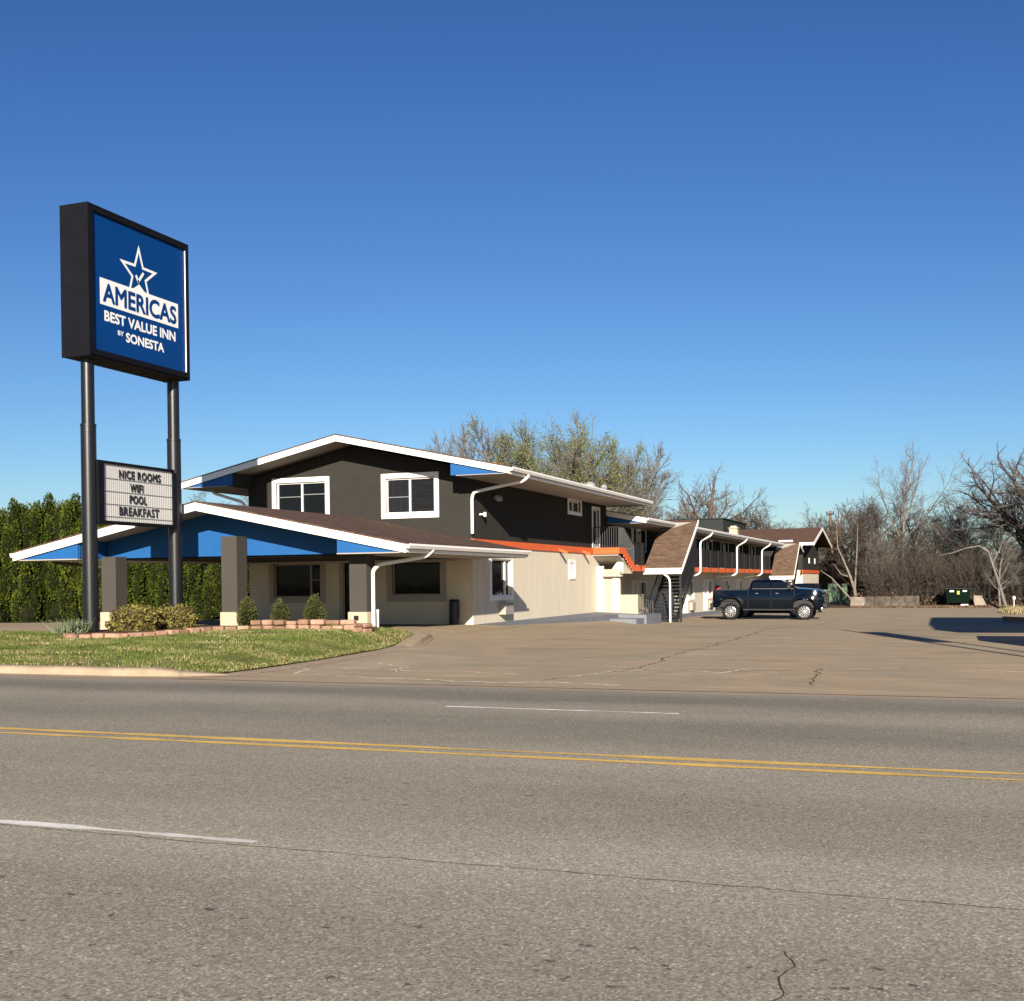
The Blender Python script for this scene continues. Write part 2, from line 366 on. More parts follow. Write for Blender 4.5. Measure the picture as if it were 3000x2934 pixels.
for ch, pw_ in enumerate((1.42, 1.3, 1.1)):      # clearer, deeper air than the default atmosphere
    pn = nt.nodes.new('ShaderNodeMath'); pn.operation = 'POWER'; pn.inputs[1].default_value = pw_
    nt.links.new(spc.outputs[ch], pn.inputs[0]); nt.links.new(pn.outputs[0], cbc.inputs[ch])
nt.links.new(mix(nt, 1.0, cbc.outputs[0], (.264,.40,.775,1), 'MULTIPLY'), bg.inputs[0]); bg.inputs[1].default_value = .05
scene.view_settings.view_transform = 'Standard'; scene.view_settings.look = 'None'; scene.view_settings.exposure = 1.2; scene.view_settings.gamma = 1
scene.cycles.max_bounces = 6; scene.cycles.transparent_max_bounces = 8
# ------------------------------------------------------------------ terrain
HR = [(16.4,0),(30,0),(37,0),(45,-.22),(53,-.47),(60,-.55),(72,-.62),(104,-.95),(150,-1.3),(400,-2)]
HL = [(16.4,0),(24,.25),(30,.25),(37,.12),(50,.0),(56,-.45),(72,-.62),(104,-.95),(150,-1.3),(400,-2)]
def hgt(X, Y):
    a = np.interp(Y, *zip(*HR)); b = np.interp(Y, *zip(*HL))
    s = min(max((X+16)/3.5, 0), 1); s = s*s*(3-2*s)
    return float(b*(1-s) + a*s)
def sheet(xs, ys, dz, name, m, kind='structure', hf=hgt):
    V = [(x, y, hf(x, y)+dz) for y in ys for x in xs]; n = len(xs)
    Fc = [(j*n+i, j*n+i+1, (j+1)*n+i+1, (j+1)*n+i) for j in range(len(ys)-1) for i in range(n-1)]
    o = link(name, raw_mesh(name, V, Fc, m)); tag(o, kind=kind); return o
lin = lambda a, b, n: [a+(b-a)*i/(n-1) for i in range(n)]
sheet([-1500,-600,-200]+lin(-100,60,81)+[200,600,1500], lin(16.3,140,80)+[170,220,300,500,1000,2500], -.05, 'ground', M['soil'])
sheet([-300,-100,-50,-20,0,20,50,100,300], lin(-40,16.42,20), 0, 'road', M['asphalt'], hf=lambda x, y: 0)
sheet([-1500,-300,0,300,1500], [-600,-100,-20], -.06, 'ground', M['soil'], hf=lambda x, y: 0)
sheet(lin(-60,45,106), lin(16.36,99,84), 0.0, 'parking_lot', M['lot'])
def strip(name, m, pts, wid, dz=.004, jit=0, seg=.25, road=True, seed=1, kind='structure'):
    rg = random.Random(seed); P = []
    for a, b in zip(pts[:-1], pts[1:]):
        L = math.dist(a, b); n = max(1, int(L/seg))
        for i in range(n): P.append((a[0]+(b[0]-a[0])*i/n, a[1]+(b[1]-a[1])*i/n))
    P.append(pts[-1]); V = []; Fc = []
    off = 0
    for i, p in enumerate(P):
        q = P[min(i+1, len(P)-1)]; r = P[max(i-1, 0)]
        dx, dy = q[0]-r[0], q[1]-r[1]; l = math.hypot(dx, dy) or 1; nx, ny = -dy/l, dx/l
        off = off*.7 + rg.uniform(-jit, jit)
        wv = wid*(1 if not jit else rg.uniform(.35, 1.3))
        for s in (-.5, .5):
            x = p[0]+nx*(off+s*wv); y = p[1]+ny*(off+s*wv)
            V.append((x, y, (0 if road else hgt(x, y))+dz))
        if i: Fc.append((2*i-2, 2*i-1, 2*i+1, 2*i))
    o = link(name, raw_mesh(name, V, Fc, m)); tag(o, kind=kind); return o
strip('double_yellow_line', M['yellow'], [(-80,9.87),(60,9.87)], .14, jit=.002, seg=.5)
strip('double_yellow_line', M['yellow'], [(-80,10.17),(60,10.17)], .14, jit=.002, seg=.5, seed=3)
strip('lane_dash', M['whiteline'], [(-17.5,6.13),(-4.05,6.13)], .10, jit=.003, seg=.2)
strip('lane_dash', M['whiteline'], [(-6.12,13.60),(-3.08,13.58)], .10, jit=.003, seg=.2, seed=5)
strip('road_crack', M['crack'], [(-17,6.04),(-9,6.05),(-4.2,6.02),(0,6.03),(8,5.97)], .010, jit=.010, seg=.06, seed=6)
strip('road_crack', M['crack'], [(-.69,5.04),(-.62,4.85),(-.66,4.7),(-.62,4.5),(-.70,4.3),(-.72,4.0)], .007, jit=.006, seg=.03, seed=8)
# lot cracks and joints
LC = [([(-5.97,18.3),(-5.6,19.6),(-5.25,20.2)],'crackpale',.08),([(-6.2,17.6),(-5.97,18.6),(-5.3,20.3),(-5.55,24),(-5.45,30.5)],'crack',.035),
      ([(-5.3,20.2),(-3.9,19.9),(-3.4,20.0),(-2.24,21),(-.5,21.2),(.97,21.4),(4,21.2)],'crack',.03),([(-5.3,20.3),(-4.3,20.1),(-3.7,19.6),(-3.5,20.6)],'crackpale',.10),
      ([(-2.24,21.0),(-1.6,21.1),(-.9,21.15)],'crackpale',.08),([(-2.24,21),(-2.1,19.3),(-1.97,17.7)],'crack',.04),([(-10.8,19.2),(-9.5,18.9),(-8,18.9),(-6.9,18.5)],'crackpale',.07),
      ([(-10.8,20.6),(-9.8,19.8),(-9.4,18.6)],'crackpale',.06),([(-9.9,17.5),(-8.6,17.4),(-6.9,17.0),(-5.9,17.3),(-4.7,17.0)],'crackpale',.09),([(-4.1,19.8),(-3.3,19.2),(-2.8,19.9)],'crackpale',.06),
      ([(-5.5,26),(-1,26.2),(3,26)],'crack',.025),([(-12,25.5),(-5.5,26)],'crack',.02),([(-5.45,30.5),(-5.6,45),(-5.5,60)],'crack',.04),([(0.2,21.2),(1.1,20.9)],'crackpale',.09),
      ([(-12,38),(-5.6,38.3),(1,38)],'crack',.03),([(-7.9,22.6),(-7.2,22.7),(-6.9,23.0)],'crack',.05),([(-12.2,19.5),(-11.3,18.9),(-10.9,17.9),(-9.5,17.6)],'crackpale',.05)]
for i, (p, m_, w_) in enumerate(LC): strip('lot_crack', M[m_], p, w_*(.6 if m_ == 'crack' else 1), dz=.006 if m_ == 'crack' else .004, jit=.06, seg=.12, road=False, seed=20+i)
# ------------------------------------------------------------------ lawn, kerb, planter
EDGE = [(-60,16.85),(-20,16.85),(-13.6,16.85),(-12.75,17.0),(-12.2,17.5),(-12.15,18.5),(-12.3,21.0),(-12.7,24.3),(-13.3,27.0),(-13.95,28.9),(-14.5,29.3)]
BACK = [(-15.3,28.9),(-17,27.2),(-20.6,26.4),(-20.8,24.7),(-26,24.9),(-34,25.1),(-60,25.1)]
POLY = EDGE + BACK
def inpoly(x, y, P=POLY):
    c = False; j = len(P)-1
    for i in range(len(P)):
        if (P[i][1] > y) != (P[j][1] > y) and x < (P[j][0]-P[i][0])*(y-P[i][1])/(P[j][1]-P[i][1])+P[i][0]: c = not c
        j = i
    return c
def edist(x, y):
    best = 9
    for a, b in zip(EDGE[:-1], EDGE[1:]):
        dx, dy = b[0]-a[0], b[1]-a[1]; t = max(0, min(1, ((x-a[0])*dx+(y-a[1])*dy)/(dx*dx+dy*dy)))
        best = min(best, math.hypot(x-a[0]-t*dx, y-a[1]-t*dy))
    return best
def lawnz(x, y):
    d = edist(x, y); top = .17 + .026*(min(y, 27)-17)
    cl = lambda q: max(0, min(1, q))
    e = .03+.10*max(cl((-12.3-x)/1.5)*cl((20-y)/2.5), cl((y-26)/2)*.7)
    t = cl(d/(1.2+1.2*cl((x+16)/3))); t = t*t*(3-2*t)
    return e*(1-t)+top*t + hgt(x, y)*(1-t)*cl((y-17)/3)
me_v, me_f = [], []
import bmesh
bm = bmesh.new(); vs = [bm.verts.new((x, y, 0)) for x, y in POLY]; bm.faces.new(vs)
for k in range(60):
    bmesh.ops.bisect_plane(bm, geom=bm.verts[:]+bm.edges[:]+bm.faces[:], plane_co=(-34+k*.4, 0, 0), plane_no=(1,0,0))
for k in range(31):
    bmesh.ops.bisect_plane(bm, geom=bm.verts[:]+bm.edges[:]+bm.faces[:], plane_co=(0, 17.1+k*.4, 0), plane_no=(0,1,0))
for v in bm.verts: v.co.z = lawnz(v.co.x, v.co.y) + .02*math.sin(v.co.x*1.3)*math.sin(v.co.y*1.7)
me = bpy.data.meshes.new('lawn'); bm.to_mesh(me); bm.free(); me.materials.append(M['lawnsoil']); tag(link('lawn', me), kind='structure')
# blades
def blades(name, mtl, pts, hmin, hmax, wid, lean=.5, seed=3):
    rg = np.random.RandomState(seed); P = np.array(pts); n = len(P)
    a = rg.uniform(0, 2*math.pi, n); h = rg.uniform(hmin, hmax, n); l = rg.uniform(0, lean, n)*h; b = rg.uniform(0, 2*math.pi, n)
    w_ = wid*rg.uniform(.6, 1.4, n)
    dx = np.cos(a)*w_; dy = np.sin(a)*w_
    V = np.empty((n, 3, 3)); V[:,0] = P - np.c_[dx, dy, 0*dx]; V[:,1] = P + np.c_[dx, dy, 0*dx]
    V[:,2] = P + np.c_[np.cos(b)*l, np.sin(b)*l, h]
    return raw_mesh(name, V.reshape(-1, 3), np.arange(n*3).reshape(-1, 3), mtl)
rg = np.random.RandomState(5); pts = []
while len(pts) < 90000:
    x = rg.uniform(-29, -12.1); y = rg.uniform(16.9, 29.2)
    if inpoly(x, y):
        c = math.sin(x*2.1+math.sin(y*1.3)*2)*math.sin(y*2.7+math.sin(x*.9)*2)
        if rg.rand() < .55+.45*c: pts.append((x, y, lawnz(x, y)))
tag(link('grass', blades('grass', M['grass'], pts, .02, .055, .012, .9)), 'short patchy green and straw lawn grass around the pole sign', 'grass', kind='stuff')
pts = []
while len(pts) < 15000:
    x = rg.uniform(-29, -12.1); y = rg.uniform(16.9, 29.2)
    if inpoly(x, y) and (edist(x, y) < .35 or math.sin(x*1.1+3+math.sin(y*2.2))*math.sin(y*3.1+x*.4) > .25 or rg.rand() < .05): pts.append((x, y, lawnz(x, y)))
tag(link('dry_grass', blades('dry_grass', M['straw'], pts, .03, .06, .013, 1.0)), 'straw coloured dry tufts scattered through the lawn and along its kerb', 'dry grass', kind='stuff')
# kerb: profile swept along the edge
KP = [(-60,16.62),(-20,16.62),(-13.6,16.62),(-12.6,16.75),(-11.9,17.3),(-11.82,18.5),(-11.98,21),(-12.4,24.4),(-12.98,27.1),(-13.55,28.9)]
mb = MB(); pr = []
KK = []
for a, b in zip(KP[:-1], KP[1:]):
    n = max(1, int(math.dist(a, b)/.5)); KK += [(a[0]+(b[0]-a[0])*i/n, a[1]+(b[1]-a[1])*i/n) for i in range(n)]
KK.append(KP[-1])
for i, p in enumerate(KK):
    q = KK[min(i+1, len(KK)-1)]; r = KK[max(i-1, 0)]; dx, dy = q[0]-r[0], q[1]-r[1]; l = math.hypot(dx, dy); nx, ny = -dy/l, dx/l   # inward
    hh = .15 if p[1] < 17.0 else max(.07, .15-.02*(p[1]-17)) if p[1] < 26 else .07+.03*(p[1]-26)
    base = 0 if p[1] < 16.7 else hgt(p[0], p[1])
    if 17.0 <= p[1] or p[0] > -12.9: hh = .15*max(.0, min(1, (-11.95-p[0])/1.0)) if p[1] < 17.3 else .012 + .15*max(0, min(1, (p[1]-26.0)/1.4))
    hh = max(hh, .012)*(1+.05*math.sin(i*1.7))
    pr.append([(p[0]-nx*(.42 if p[1]<17 else .2), p[1]-ny*(.42 if p[1]<17 else .2), base+.006), (p[0]-nx*.13, p[1]-ny*.13, base+.02), (p[0]-nx*.09, p[1]-ny*.09, base+hh*.8), (p[0]-nx*.04, p[1]-ny*.04, base+hh), (p[0]+nx*.17, p[1]+ny*.17, base+hh+.005), (p[0]+nx*.34, p[1]+ny*.34, base+hh*.8)])
for a, b in zip(pr[:-1], pr[1:]):
    for k in range(5): mb.face([a[k], b[k], b[k+1], a[k+1]])
mb.face(pr[-1])
tag(mb.build('kerb', M['kerb'], smooth=True), kind='structure')
strip('hedge_bed_shade', M['soil'], [(-57,33.4),(-49.5,36.7),(-29.5,49.5)], 14.6, dz=.02, jit=0, seg=1, road=False)  # litter bed, widened as dark soil standing in for shade behind the hedge
# planter retaining wall: rounded blocks set end to end
def blockrow(mb, path, z0, h, blen, dep, seed, base=None):
    rg = random.Random(seed); d = 0; segs = []
    for a, b in zip(path[:-1], path[1:]):
        L = math.dist(a, b); n = max(1, round(L/blen))
        for i in range(n):
            t0, t1 = i/n, (i+1)/n-.03
            p = (a[0]+(b[0]-a[0])*t0, a[1]+(b[1]-a[1])*t0); q = (a[0]+(b[0]-a[0])*t1, a[1]+(b[1]-a[1])*t1)
            zz = (z0 if base is None else base(*p)+z0); dz = rg.uniform(-.03, .012); o = rg.uniform(-.035, .03)
            dx, dy = q[0]-p[0], q[1]-p[1]; l = math.hypot(dx, dy); nx, ny = dy/l, -dx/l
            A = [(p[0]+nx*o, p[1]+ny*o), (q[0]+nx*o, q[1]+ny*o), (q[0]-nx*dep, q[1]-ny*dep), (p[0]-nx*dep, p[1]-ny*dep)]
            mb.hexa([(x, y, zz) for x, y in A]+[(x, y, zz+h+dz) for x, y in A])
mb = MB()
path = [(-21.1,23.3),(-20.3,22.55),(-18.9,22.75),(-18.3,24.0),(-18.05,25.4),(-17.3,26.0),(-15.6,26.15),(-14.35,26.3),(-14.2,27.0)]
blockrow(mb, [(-21.3,24.6),(-21.1,23.3)], 0, .15, .35, .22, 2, lawnz)
blockrow(mb, path[:6], -.02, .14, .36, .24, 3, lawnz)
blockrow(mb, path[5:], -.02, .135, .33, .24, 4, lawnz)
blockrow(mb, path[5:], .12, .13, .37, .24, 5, lawnz)
pw = mb.build('planter_border', M['block'], bevel=.035); tag(pw, 'low border of rough salmon retaining blocks around the planter beds', 'garden wall')
PB = [(-21.2,24.6),(-21.0,23.4),(-20.3,22.75),(-19.0,22.95),(-18.5,24.2),(-18.25,25.6),(-17.4,26.2),(-14.5,26.45),(-14.4,27.6),(-18,27.9),(-21.3,27.8)]
mb = MB(); mb.prism([(x, y, .1) for x, y in PB], (0, 0, .33)); tag(mb.build('planter_soil', M['mulch']), kind='structure')

# ------------------------------------------------------------------ text
def text_mesh(s, bold=.0, space=1.0):
    cu = bpy.data.curves.new('t', 'FONT'); cu.body = s; cu.size = 1; cu.offset = bold; cu.resolution_u = 4; cu.space_character = space
    o = bpy.data.objects.new('t', cu); COL.objects.link(o); bpy.context.view_layer.update()
    dg = bpy.context.evaluated_depsgraph_get(); me = bpy.data.meshes.new_from_object(o.evaluated_get(dg))
    V = np.empty(len(me.vertices)*3); me.vertices.foreach_get('co', V); V = V.reshape(-1, 3)
    Fc = [tuple(p.vertices) for p in me.polygons]
    bpy.data.objects.remove(o); bpy.data.curves.remove(cu); bpy.data.meshes.remove(me)
    return V, Fc
def sign_text(parent, name, s, X, y0, y1, z0, z1, m, bold=.02, space=1.0):
    V, Fc = text_mesh(s, 0, space)
    a, b = V.min(0), V.max(0); mb = MB(); w_ = bold*(z1-z0)
    y0 += w_; y1 -= w_; z0 += w_; z1 -= w_
    for k in range(9):      # stroke weight: the same letters shifted round a small circle, each a hair prouder
        dy, dz = (math.cos(k*math.pi/4)*w_, math.sin(k*math.pi/4)*w_) if k < 8 else (0, 0); o_ = len(mb.v)
        mb.v += [(X+k*.0004, y0+(p[0]-a[0])/(b[0]-a[0])*(y1-y0)+dy, z0+(p[1]-a[1])/(b[1]-a[1])*(z1-z0)+dz) for p in V]
        mb.f += [tuple(i+o_ for i in f) for f in Fc]
    return mb.build(name, m, parent)

# ------------------------------------------------------------------ pole sign
S = empty('pole_sign', (-20.51, 25.45, .3))
tag(S, 'tall motel sign with a blue lit cabinet and a letter board on two black poles', 'sign')
for y in (23.72, 27.17):
    pl = MB().tube([(-20.51,y,0),(-20.51,y,5.69)], .19, 28).tube([(-20.51,y,5.66),(-20.51,y,7.5)], .163, 28)
    pl.tube([(-20.51,y,5.64),(-20.51,y,5.70)], .198, 28).tube([(-20.51,y,2.74),(-20.51,y,2.755)], .1925, 28).tube([(-20.51,y,.2),(-20.51,y,.44)], [.3,.27], 28)
    pl.build('pole', M['pole'], S, smooth=True)
XF = -20.07; XB = -20.94
mb = MB(); Y0, Y1, Z0, Z1 = 23.29, 27.36, 7.34, 11.15
mb.box(XB, XF, Y0, Y0+.05, Z0, Z1).box(XB, XF, Y1-.05, Y1, Z0, Z1).box(XB, XF, Y0+.05, Y1-.05, Z1-.05, Z1)
mb.box(XB, XB+.04, Y0+.05, Y1-.05, Z0+.05, Z1-.05)
for (a, b, c, d) in ((Y0+.05,Y0+.19,Z0+.05,Z1-.05),(Y1-.12,Y1-.05,Z0+.05,Z1-.05),(Y0+.19,Y1-.12,Z1-.17,Z1-.05),(Y0+.19,Y1-.12,Z0+.05,Z0+.2)):
    mb.box(XF-.06, XF, a, b, c, d)
mb.build('cabinet', M['signblack'], S, bevel=.006)
mb = MB().box(XB+.04, XF-.06, Y0+.05, Y1-.05, Z0, Z0+.05)
for k in range(6): mb.box(XB+.15, XF-.2, Y0+.4+k*.55, Y0+.75+k*.55, Z0-.012, Z0-.002)
mb.build('underside', M['signunder'], S)
fp = MB().box(XF-.10, XF-.055, Y0+.17, Y1-.10, Z0+.18, Z1-.15).build('sign_face', M['signblue'], S)
mb = MB().box(XF-.05, XF-.02, Y1-.131, Y1-.124, Z0+.22, Z1-.2); mb.build('edge_trim', M['white'], S)
XT = XF-.052
cy, cz, Ro = 25.285, 9.80, .80
ri = Ro*.40
def star(Rr_, rr_): return [(cy+(Rr_ if k%2==0 else rr_)*math.sin(k*math.pi/5), cz+(Rr_ if k%2==0 else rr_)*math.cos(k*math.pi/5)) for k in range(10)]
A = star(Ro, ri); B = star(Ro*.74, ri*.74)
mb = MB()
for k in range(10):
    j = (k+1) % 10; mb.face([(XT,)+A[k], (XT,)+A[j], (XT,)+B[j], (XT,)+B[k]])
mb.face([(XT-.001,24.93,9.38),(XT-.001,25.64,9.38),(XT-.001,cy,cz-ri*1.02)])
mb.box(XT-.001, XT+.003, 23.77, 26.92, 8.725, 9.395)
def thick(pts, w_):
    for (a, b) in zip(pts[:-1], pts[1:]):
        d = Vector((b[0]-a[0], b[1]-a[1])).normalized(); n = Vector((-d.y, d.x))*w_/2; e = d*w_*.25
        mb.face([(XT, a[0]-n.x-e.x, a[1]-n.y-e.y), (XT, b[0]-n.x+e.x, b[1]-n.y+e.y), (XT, b[0]+n.x+e.x, b[1]+n.y+e.y), (XT, a[0]+n.x-e.x, a[1]+n.y-e.y)])
thick([(25.17,9.76),(25.262,9.62),(25.262,9.62)][:2], .075); thick([(25.255,9.63),(25.46,9.89)], .075)
mb.build('star_logo', M['signwhite'], fp)
sign_text(fp, 'lettering', 'AMERICAS', XT+.006, 23.86, 26.84, 8.80, 9.30, M['signblue'], .042)
sign_text(fp, 'lettering', 'BEST VALUE INN', XT, 23.915, 26.795, 8.325, 8.60, M['signwhite'], .050)
sign_text(fp, 'lettering', 'BY', XT, 24.42, 24.645, 8.06, 8.185, M['signwhite'], .035)
sign_text(fp, 'lettering', 'SONESTA', XT, 24.73, 26.29, 7.935, 8.19, M['signwhite'], .050)
# letter board
XM = -20.30
mb = MB()
a0, a1, b0, b1 = 23.78, 26.86, 3.19, 4.80
mb.box(XM-.28, XM-.05, a0, a1, b0, b1)
for (p, q, r_, s_) in ((a0,a0+.22,b0,b1),(a1-.06,a1,b0,b1),(a0+.22,a1-.06,b1-.07,b1),(a0+.22,a1-.06,b0,b0+.08)): mb.box(XM-.05, XM+.03, p, q, r_, s_)
bd = mb.build('letter_board_cabinet', M['signblack'], S, bevel=.004)
m, ntb, b_ = newmat('letter_board_panel')
g = nd(ntb, 'ShaderNodeNewGeometry'); sx = nd(ntb, 'ShaderNodeSeparateXYZ'); ntb.links.new(g.outputs['Position'], sx.inputs[0])
wm = nd(ntb, 'ShaderNodeMath', operation='SINE'); ml = nd(ntb, 'ShaderNodeMath', operation='MULTIPLY'); ml.inputs[1].default_value = 2*math.pi/.078
ntb.links.new(sx.outputs[1], ml.inputs[0]); ntb.links.new(ml.outputs[0], wm.inputs[0])
rr = ramp(ntb, wm.outputs[0], [(0, (.40,.39,.37,1)), (.35, (.72,.70,.66,1)), (1, (.76,.74,.70,1))]); ntb.links.new(rr.outputs[0], b_.inputs['Base Color']); b_.inputs['Roughness'].default_value = .5
M['lboard'] = m
mb = MB().box(XM-.05, XM-.02, a0+.22, a1-.06, b0+.08, b1-.07); lp = mb.build('letter_panel', M['lboard'], bd)
mb = MB()
for z in (4.36, 4.03, 3.70, 3.38): mb.box(XM-.02, XM-.008, a0+.22, a1-.06, z-.012, z+.012)
mb.build('letter_rail', M['galv'], bd)
for s, y0, y1, z0, z1 in (('NICE ROOMS',24.60,26.30,4.385,4.62),('WIFI',25.03,25.57,4.055,4.285),('POOL',25.01,25.71,3.745,3.98),('BREAKFAST',24.59,26.22,3.42,3.665)):
    sign_text(lp, 'changeable_letters', s, XM-.004, y0, y1, z0, z1, M['letterblack'], .060, 1.16)
# ------------------------------------------------------------------ motel front block
XL, XR, YF, YB = -24.56, -15.54, 36.92, 53.4
FZ = 3.08
class Face:   # maps (u along the face, n outward, z) to the world
    def __init__(s, ax, c): s.ax = ax; s.c = c
    def box(s, mb, u0, u1, n0, n1, z0, z1):
        if s.ax == '-Y': mb.box(u0, u1, s.c-n1, s.c-n0, z0, z1)
        else: mb.box(s.c+n0, s.c+n1, u0, u1, z0, z1)
def wallcells(mb, fc, u0, u1, z0, z1, holes, th=.22):
    us = sorted({u0, u1}|{h_[0] for h_ in holes}|{h_[1] for h_ in holes}); zs = sorted({z0, z1}|{h_[2] for h_ in holes}|{h_[3] for h_ in holes})
    us = [u for u in us if u0 <= u <= u1]; zs = [z for z in zs if z0 <= z <= z1]
    for a, b in zip(us[:-1], us[1:]):
        for c, d in zip(zs[:-1], zs[1:]):
            um, zm = (a+b)/2, (c+d)/2
            if any(h_[0] < um < h_[1] and h_[2] < zm < h_[3] for h_ in holes): continue
            fc.box(mb, a, b, -th, 0, c, d)
def window(parent, fc, u0, u1, z0, z1, fw=.17, mull=(), bars=(), pane='glass', panes=None, trim='white', proud=.035, name='window'):
    """u0..z1 is the outer edge of the white surround; the hole is inset by fw"""
    mb = MB(); a, b, c, d = u0+fw, u1-fw, z0+fw, z1-fw
    fc.box(mb, u0, u1, 0.002, proud, d, z1); fc.box(mb, u0, u1, .002, proud, z0, c)
    fc.box(mb, u0, a, .002, proud, c, d); fc.box(mb, b, u1, .002, proud, c, d)
    fc.box(mb, a, b, -.12, -.06, d-.05, d); fc.box(mb, a, b, -.12, -.06, c, c+.05)
    fc.box(mb, a, a+.05, -.12, -.06, c+.05, d-.05); fc.box(mb, b-.05, b, -.12, -.06, c+.05, d-.05)
    fc.box(mb, a, b, -.06, .0, c, c+.015)
    for u in mull: fc.box(mb, u-.03, u+.03, -.12, -.05, c+.05, d-.05)
    wn = mb.build(name, M[trim], parent)
    for (p, q, z) in bars:
        rb = MB(); fc.box(rb, p, q, -.113, -.09, z-.014, z+.014); rb.build('meeting_rail', M['galv'], wn)
    us = [a+.05] + [u for u in mull] + [b-.05]
    for i in range(len(us)-1):
        g_ = MB(); fc.box(g_, us[i]+(.03 if i else 0), us[i+1]-(.03 if i < len(us)-2 else 0), -.14, -.115, c+.05, d-.05)
        g_.build('pane', M[(panes or [pane]*9)[i]], wn)
    return wn
def hole(u0, u1, z0, z1, fw=.17): return (u0+fw, u1-fw, z0+fw, z1-fw)
FR, SD = Face('-Y', YF), Face('+X', XR)
B1 = empty('motel_front_block', (-20.05, 43, 0))
tag(B1, 'two-storey charcoal and cream motel front block with white gables and low porch roof', 'building')
# windows
up = [(-23.52,-21.12,3.86,5.47),(-19.02,-16.78,3.86,5.45)]
lo = [(-23.70,-21.34,.89,2.52),(-18.85,-16.54,.92,2.56)]
door = (-20.75,-19.45,.05,2.47)
cr = MB(); gr = MB()
wallcells(cr, FR, XL, XR, -.7, FZ, [hole(*lo[0]), hole(*lo[1]), (door[0]+.15, door[1]-.15, .05, door[3]-.15)])
wallcells(gr, FR, XL, XR, FZ, 4.9, [h for h in (hole(*up[0]), hole(*up[1]))])
wallcells(gr, FR, XL, XR, 4.9, 5.46, [h for h in (hole(*up[0]), hole(*up[1]))])
rs = .217
gr.prism([(XL,YF,5.46),(XR,YF,5.46),(-20.05,YF,6.50)], (0,.22,0))
sideL = (38.47,40.79,.91,2.56); sideS = (47.5,48.5,1.62,2.52); sideU = (47.5,49.45,4.46,5.05+.15); sdoor = (51.05,52.3,3.1,5.0)
wallcells(cr, SD, YF+.22, 51.8, -.7, 2.82, [hole(*sideL,.15)])
wallcells(cr, SD, 51.8, 52.2, -.7, 2.82, [])
wallcells(gr, SD, YF+.22, YB, 2.82, 5.25, [hole(47.5,49.45,4.46,5.2,.13), (51.18,52.17,3.1,4.87)])
gr.box(XL, XL+.22, YF+.22, YB, FZ, 5.25); cr.box(XL, XL+.22, YF+.22, YB, -.7, FZ); gr.box(XL+.22, XR-.22, YB-.22, YB, FZ, 5.25); cr.box(XL+.22, XR-.22, 52-.2, 52, -.7, FZ)
gr.prism([(XL,YB,5.25),(XR,YB,5.25),(-20.05,YB,6.4)], (0,-.22,0))
cr.build('wall', M['cream'], B1); gr.build('wall', M['grey'], B1)
W = lambda fc, t, **k: window(B1, fc, *t, **k)
W(FR, up[0], mull=(-22.30,), bars=((-23.3,-22.33,4.78),(-22.27,-21.34,4.85)), panes=['glass','glass'])
W(FR, up[1], mull=(-17.93,), bars=((-18.8,-17.96,4.62),), panes=['curtain','blind'])
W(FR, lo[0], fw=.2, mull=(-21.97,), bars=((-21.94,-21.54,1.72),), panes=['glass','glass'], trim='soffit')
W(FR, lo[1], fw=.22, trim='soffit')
W(SD, sideL, fw=.15, mull=(40.15,), panes=['glass','curtain'])
W(SD, sideU[:2]+(4.46,5.2), fw=.13, mull=(48.45,), panes=['glass','curtain'])
window(B1, Face('+X', XR), 51.05, 52.3, 3.1, 5.0, fw=.13, bars=((51.2,52.15,4.0),), name='door')
mb = MB(); SD.box(mb, 47.55, 48.45, .002, .05, 1.65, 1.79); SD.box(mb, 47.55, 48.45, .002, .05, 2.36, 2.5); SD.box(mb, 47.55, 47.7, .002, .05, 1.79, 2.36); SD.box(mb, 48.3, 48.45, .002, .05, 1.79, 2.36)
SD.box(mb, 47.7, 48.3, .002, .012, 1.79, 2.36); mb.build('window_cover', M['white'], B1)
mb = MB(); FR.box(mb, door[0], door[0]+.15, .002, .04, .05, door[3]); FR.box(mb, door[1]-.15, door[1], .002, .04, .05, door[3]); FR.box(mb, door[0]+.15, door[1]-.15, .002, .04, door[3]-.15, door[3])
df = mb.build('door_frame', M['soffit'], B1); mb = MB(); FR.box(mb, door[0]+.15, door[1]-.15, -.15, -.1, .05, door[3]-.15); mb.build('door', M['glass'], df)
# orange band
mb = MB(); SD.box(mb, YF+.05, 51.0, .002, .06, 2.82, FZ); mb.build('orange_band', M['orange'], B1)
for y in (46.1, 49.4): MB().hexa([(XR+.06,y,2.84),(XR+.42,y,2.72),(XR+.42,y+.12,2.72),(XR+.06,y+.12,2.84),(XR+.06,y,2.95),(XR+.42,y,2.83),(XR+.42,y+.12,2.83),(XR+.06,y+.12,2.95)]).build('orange_bracket', M['orange'], B1)
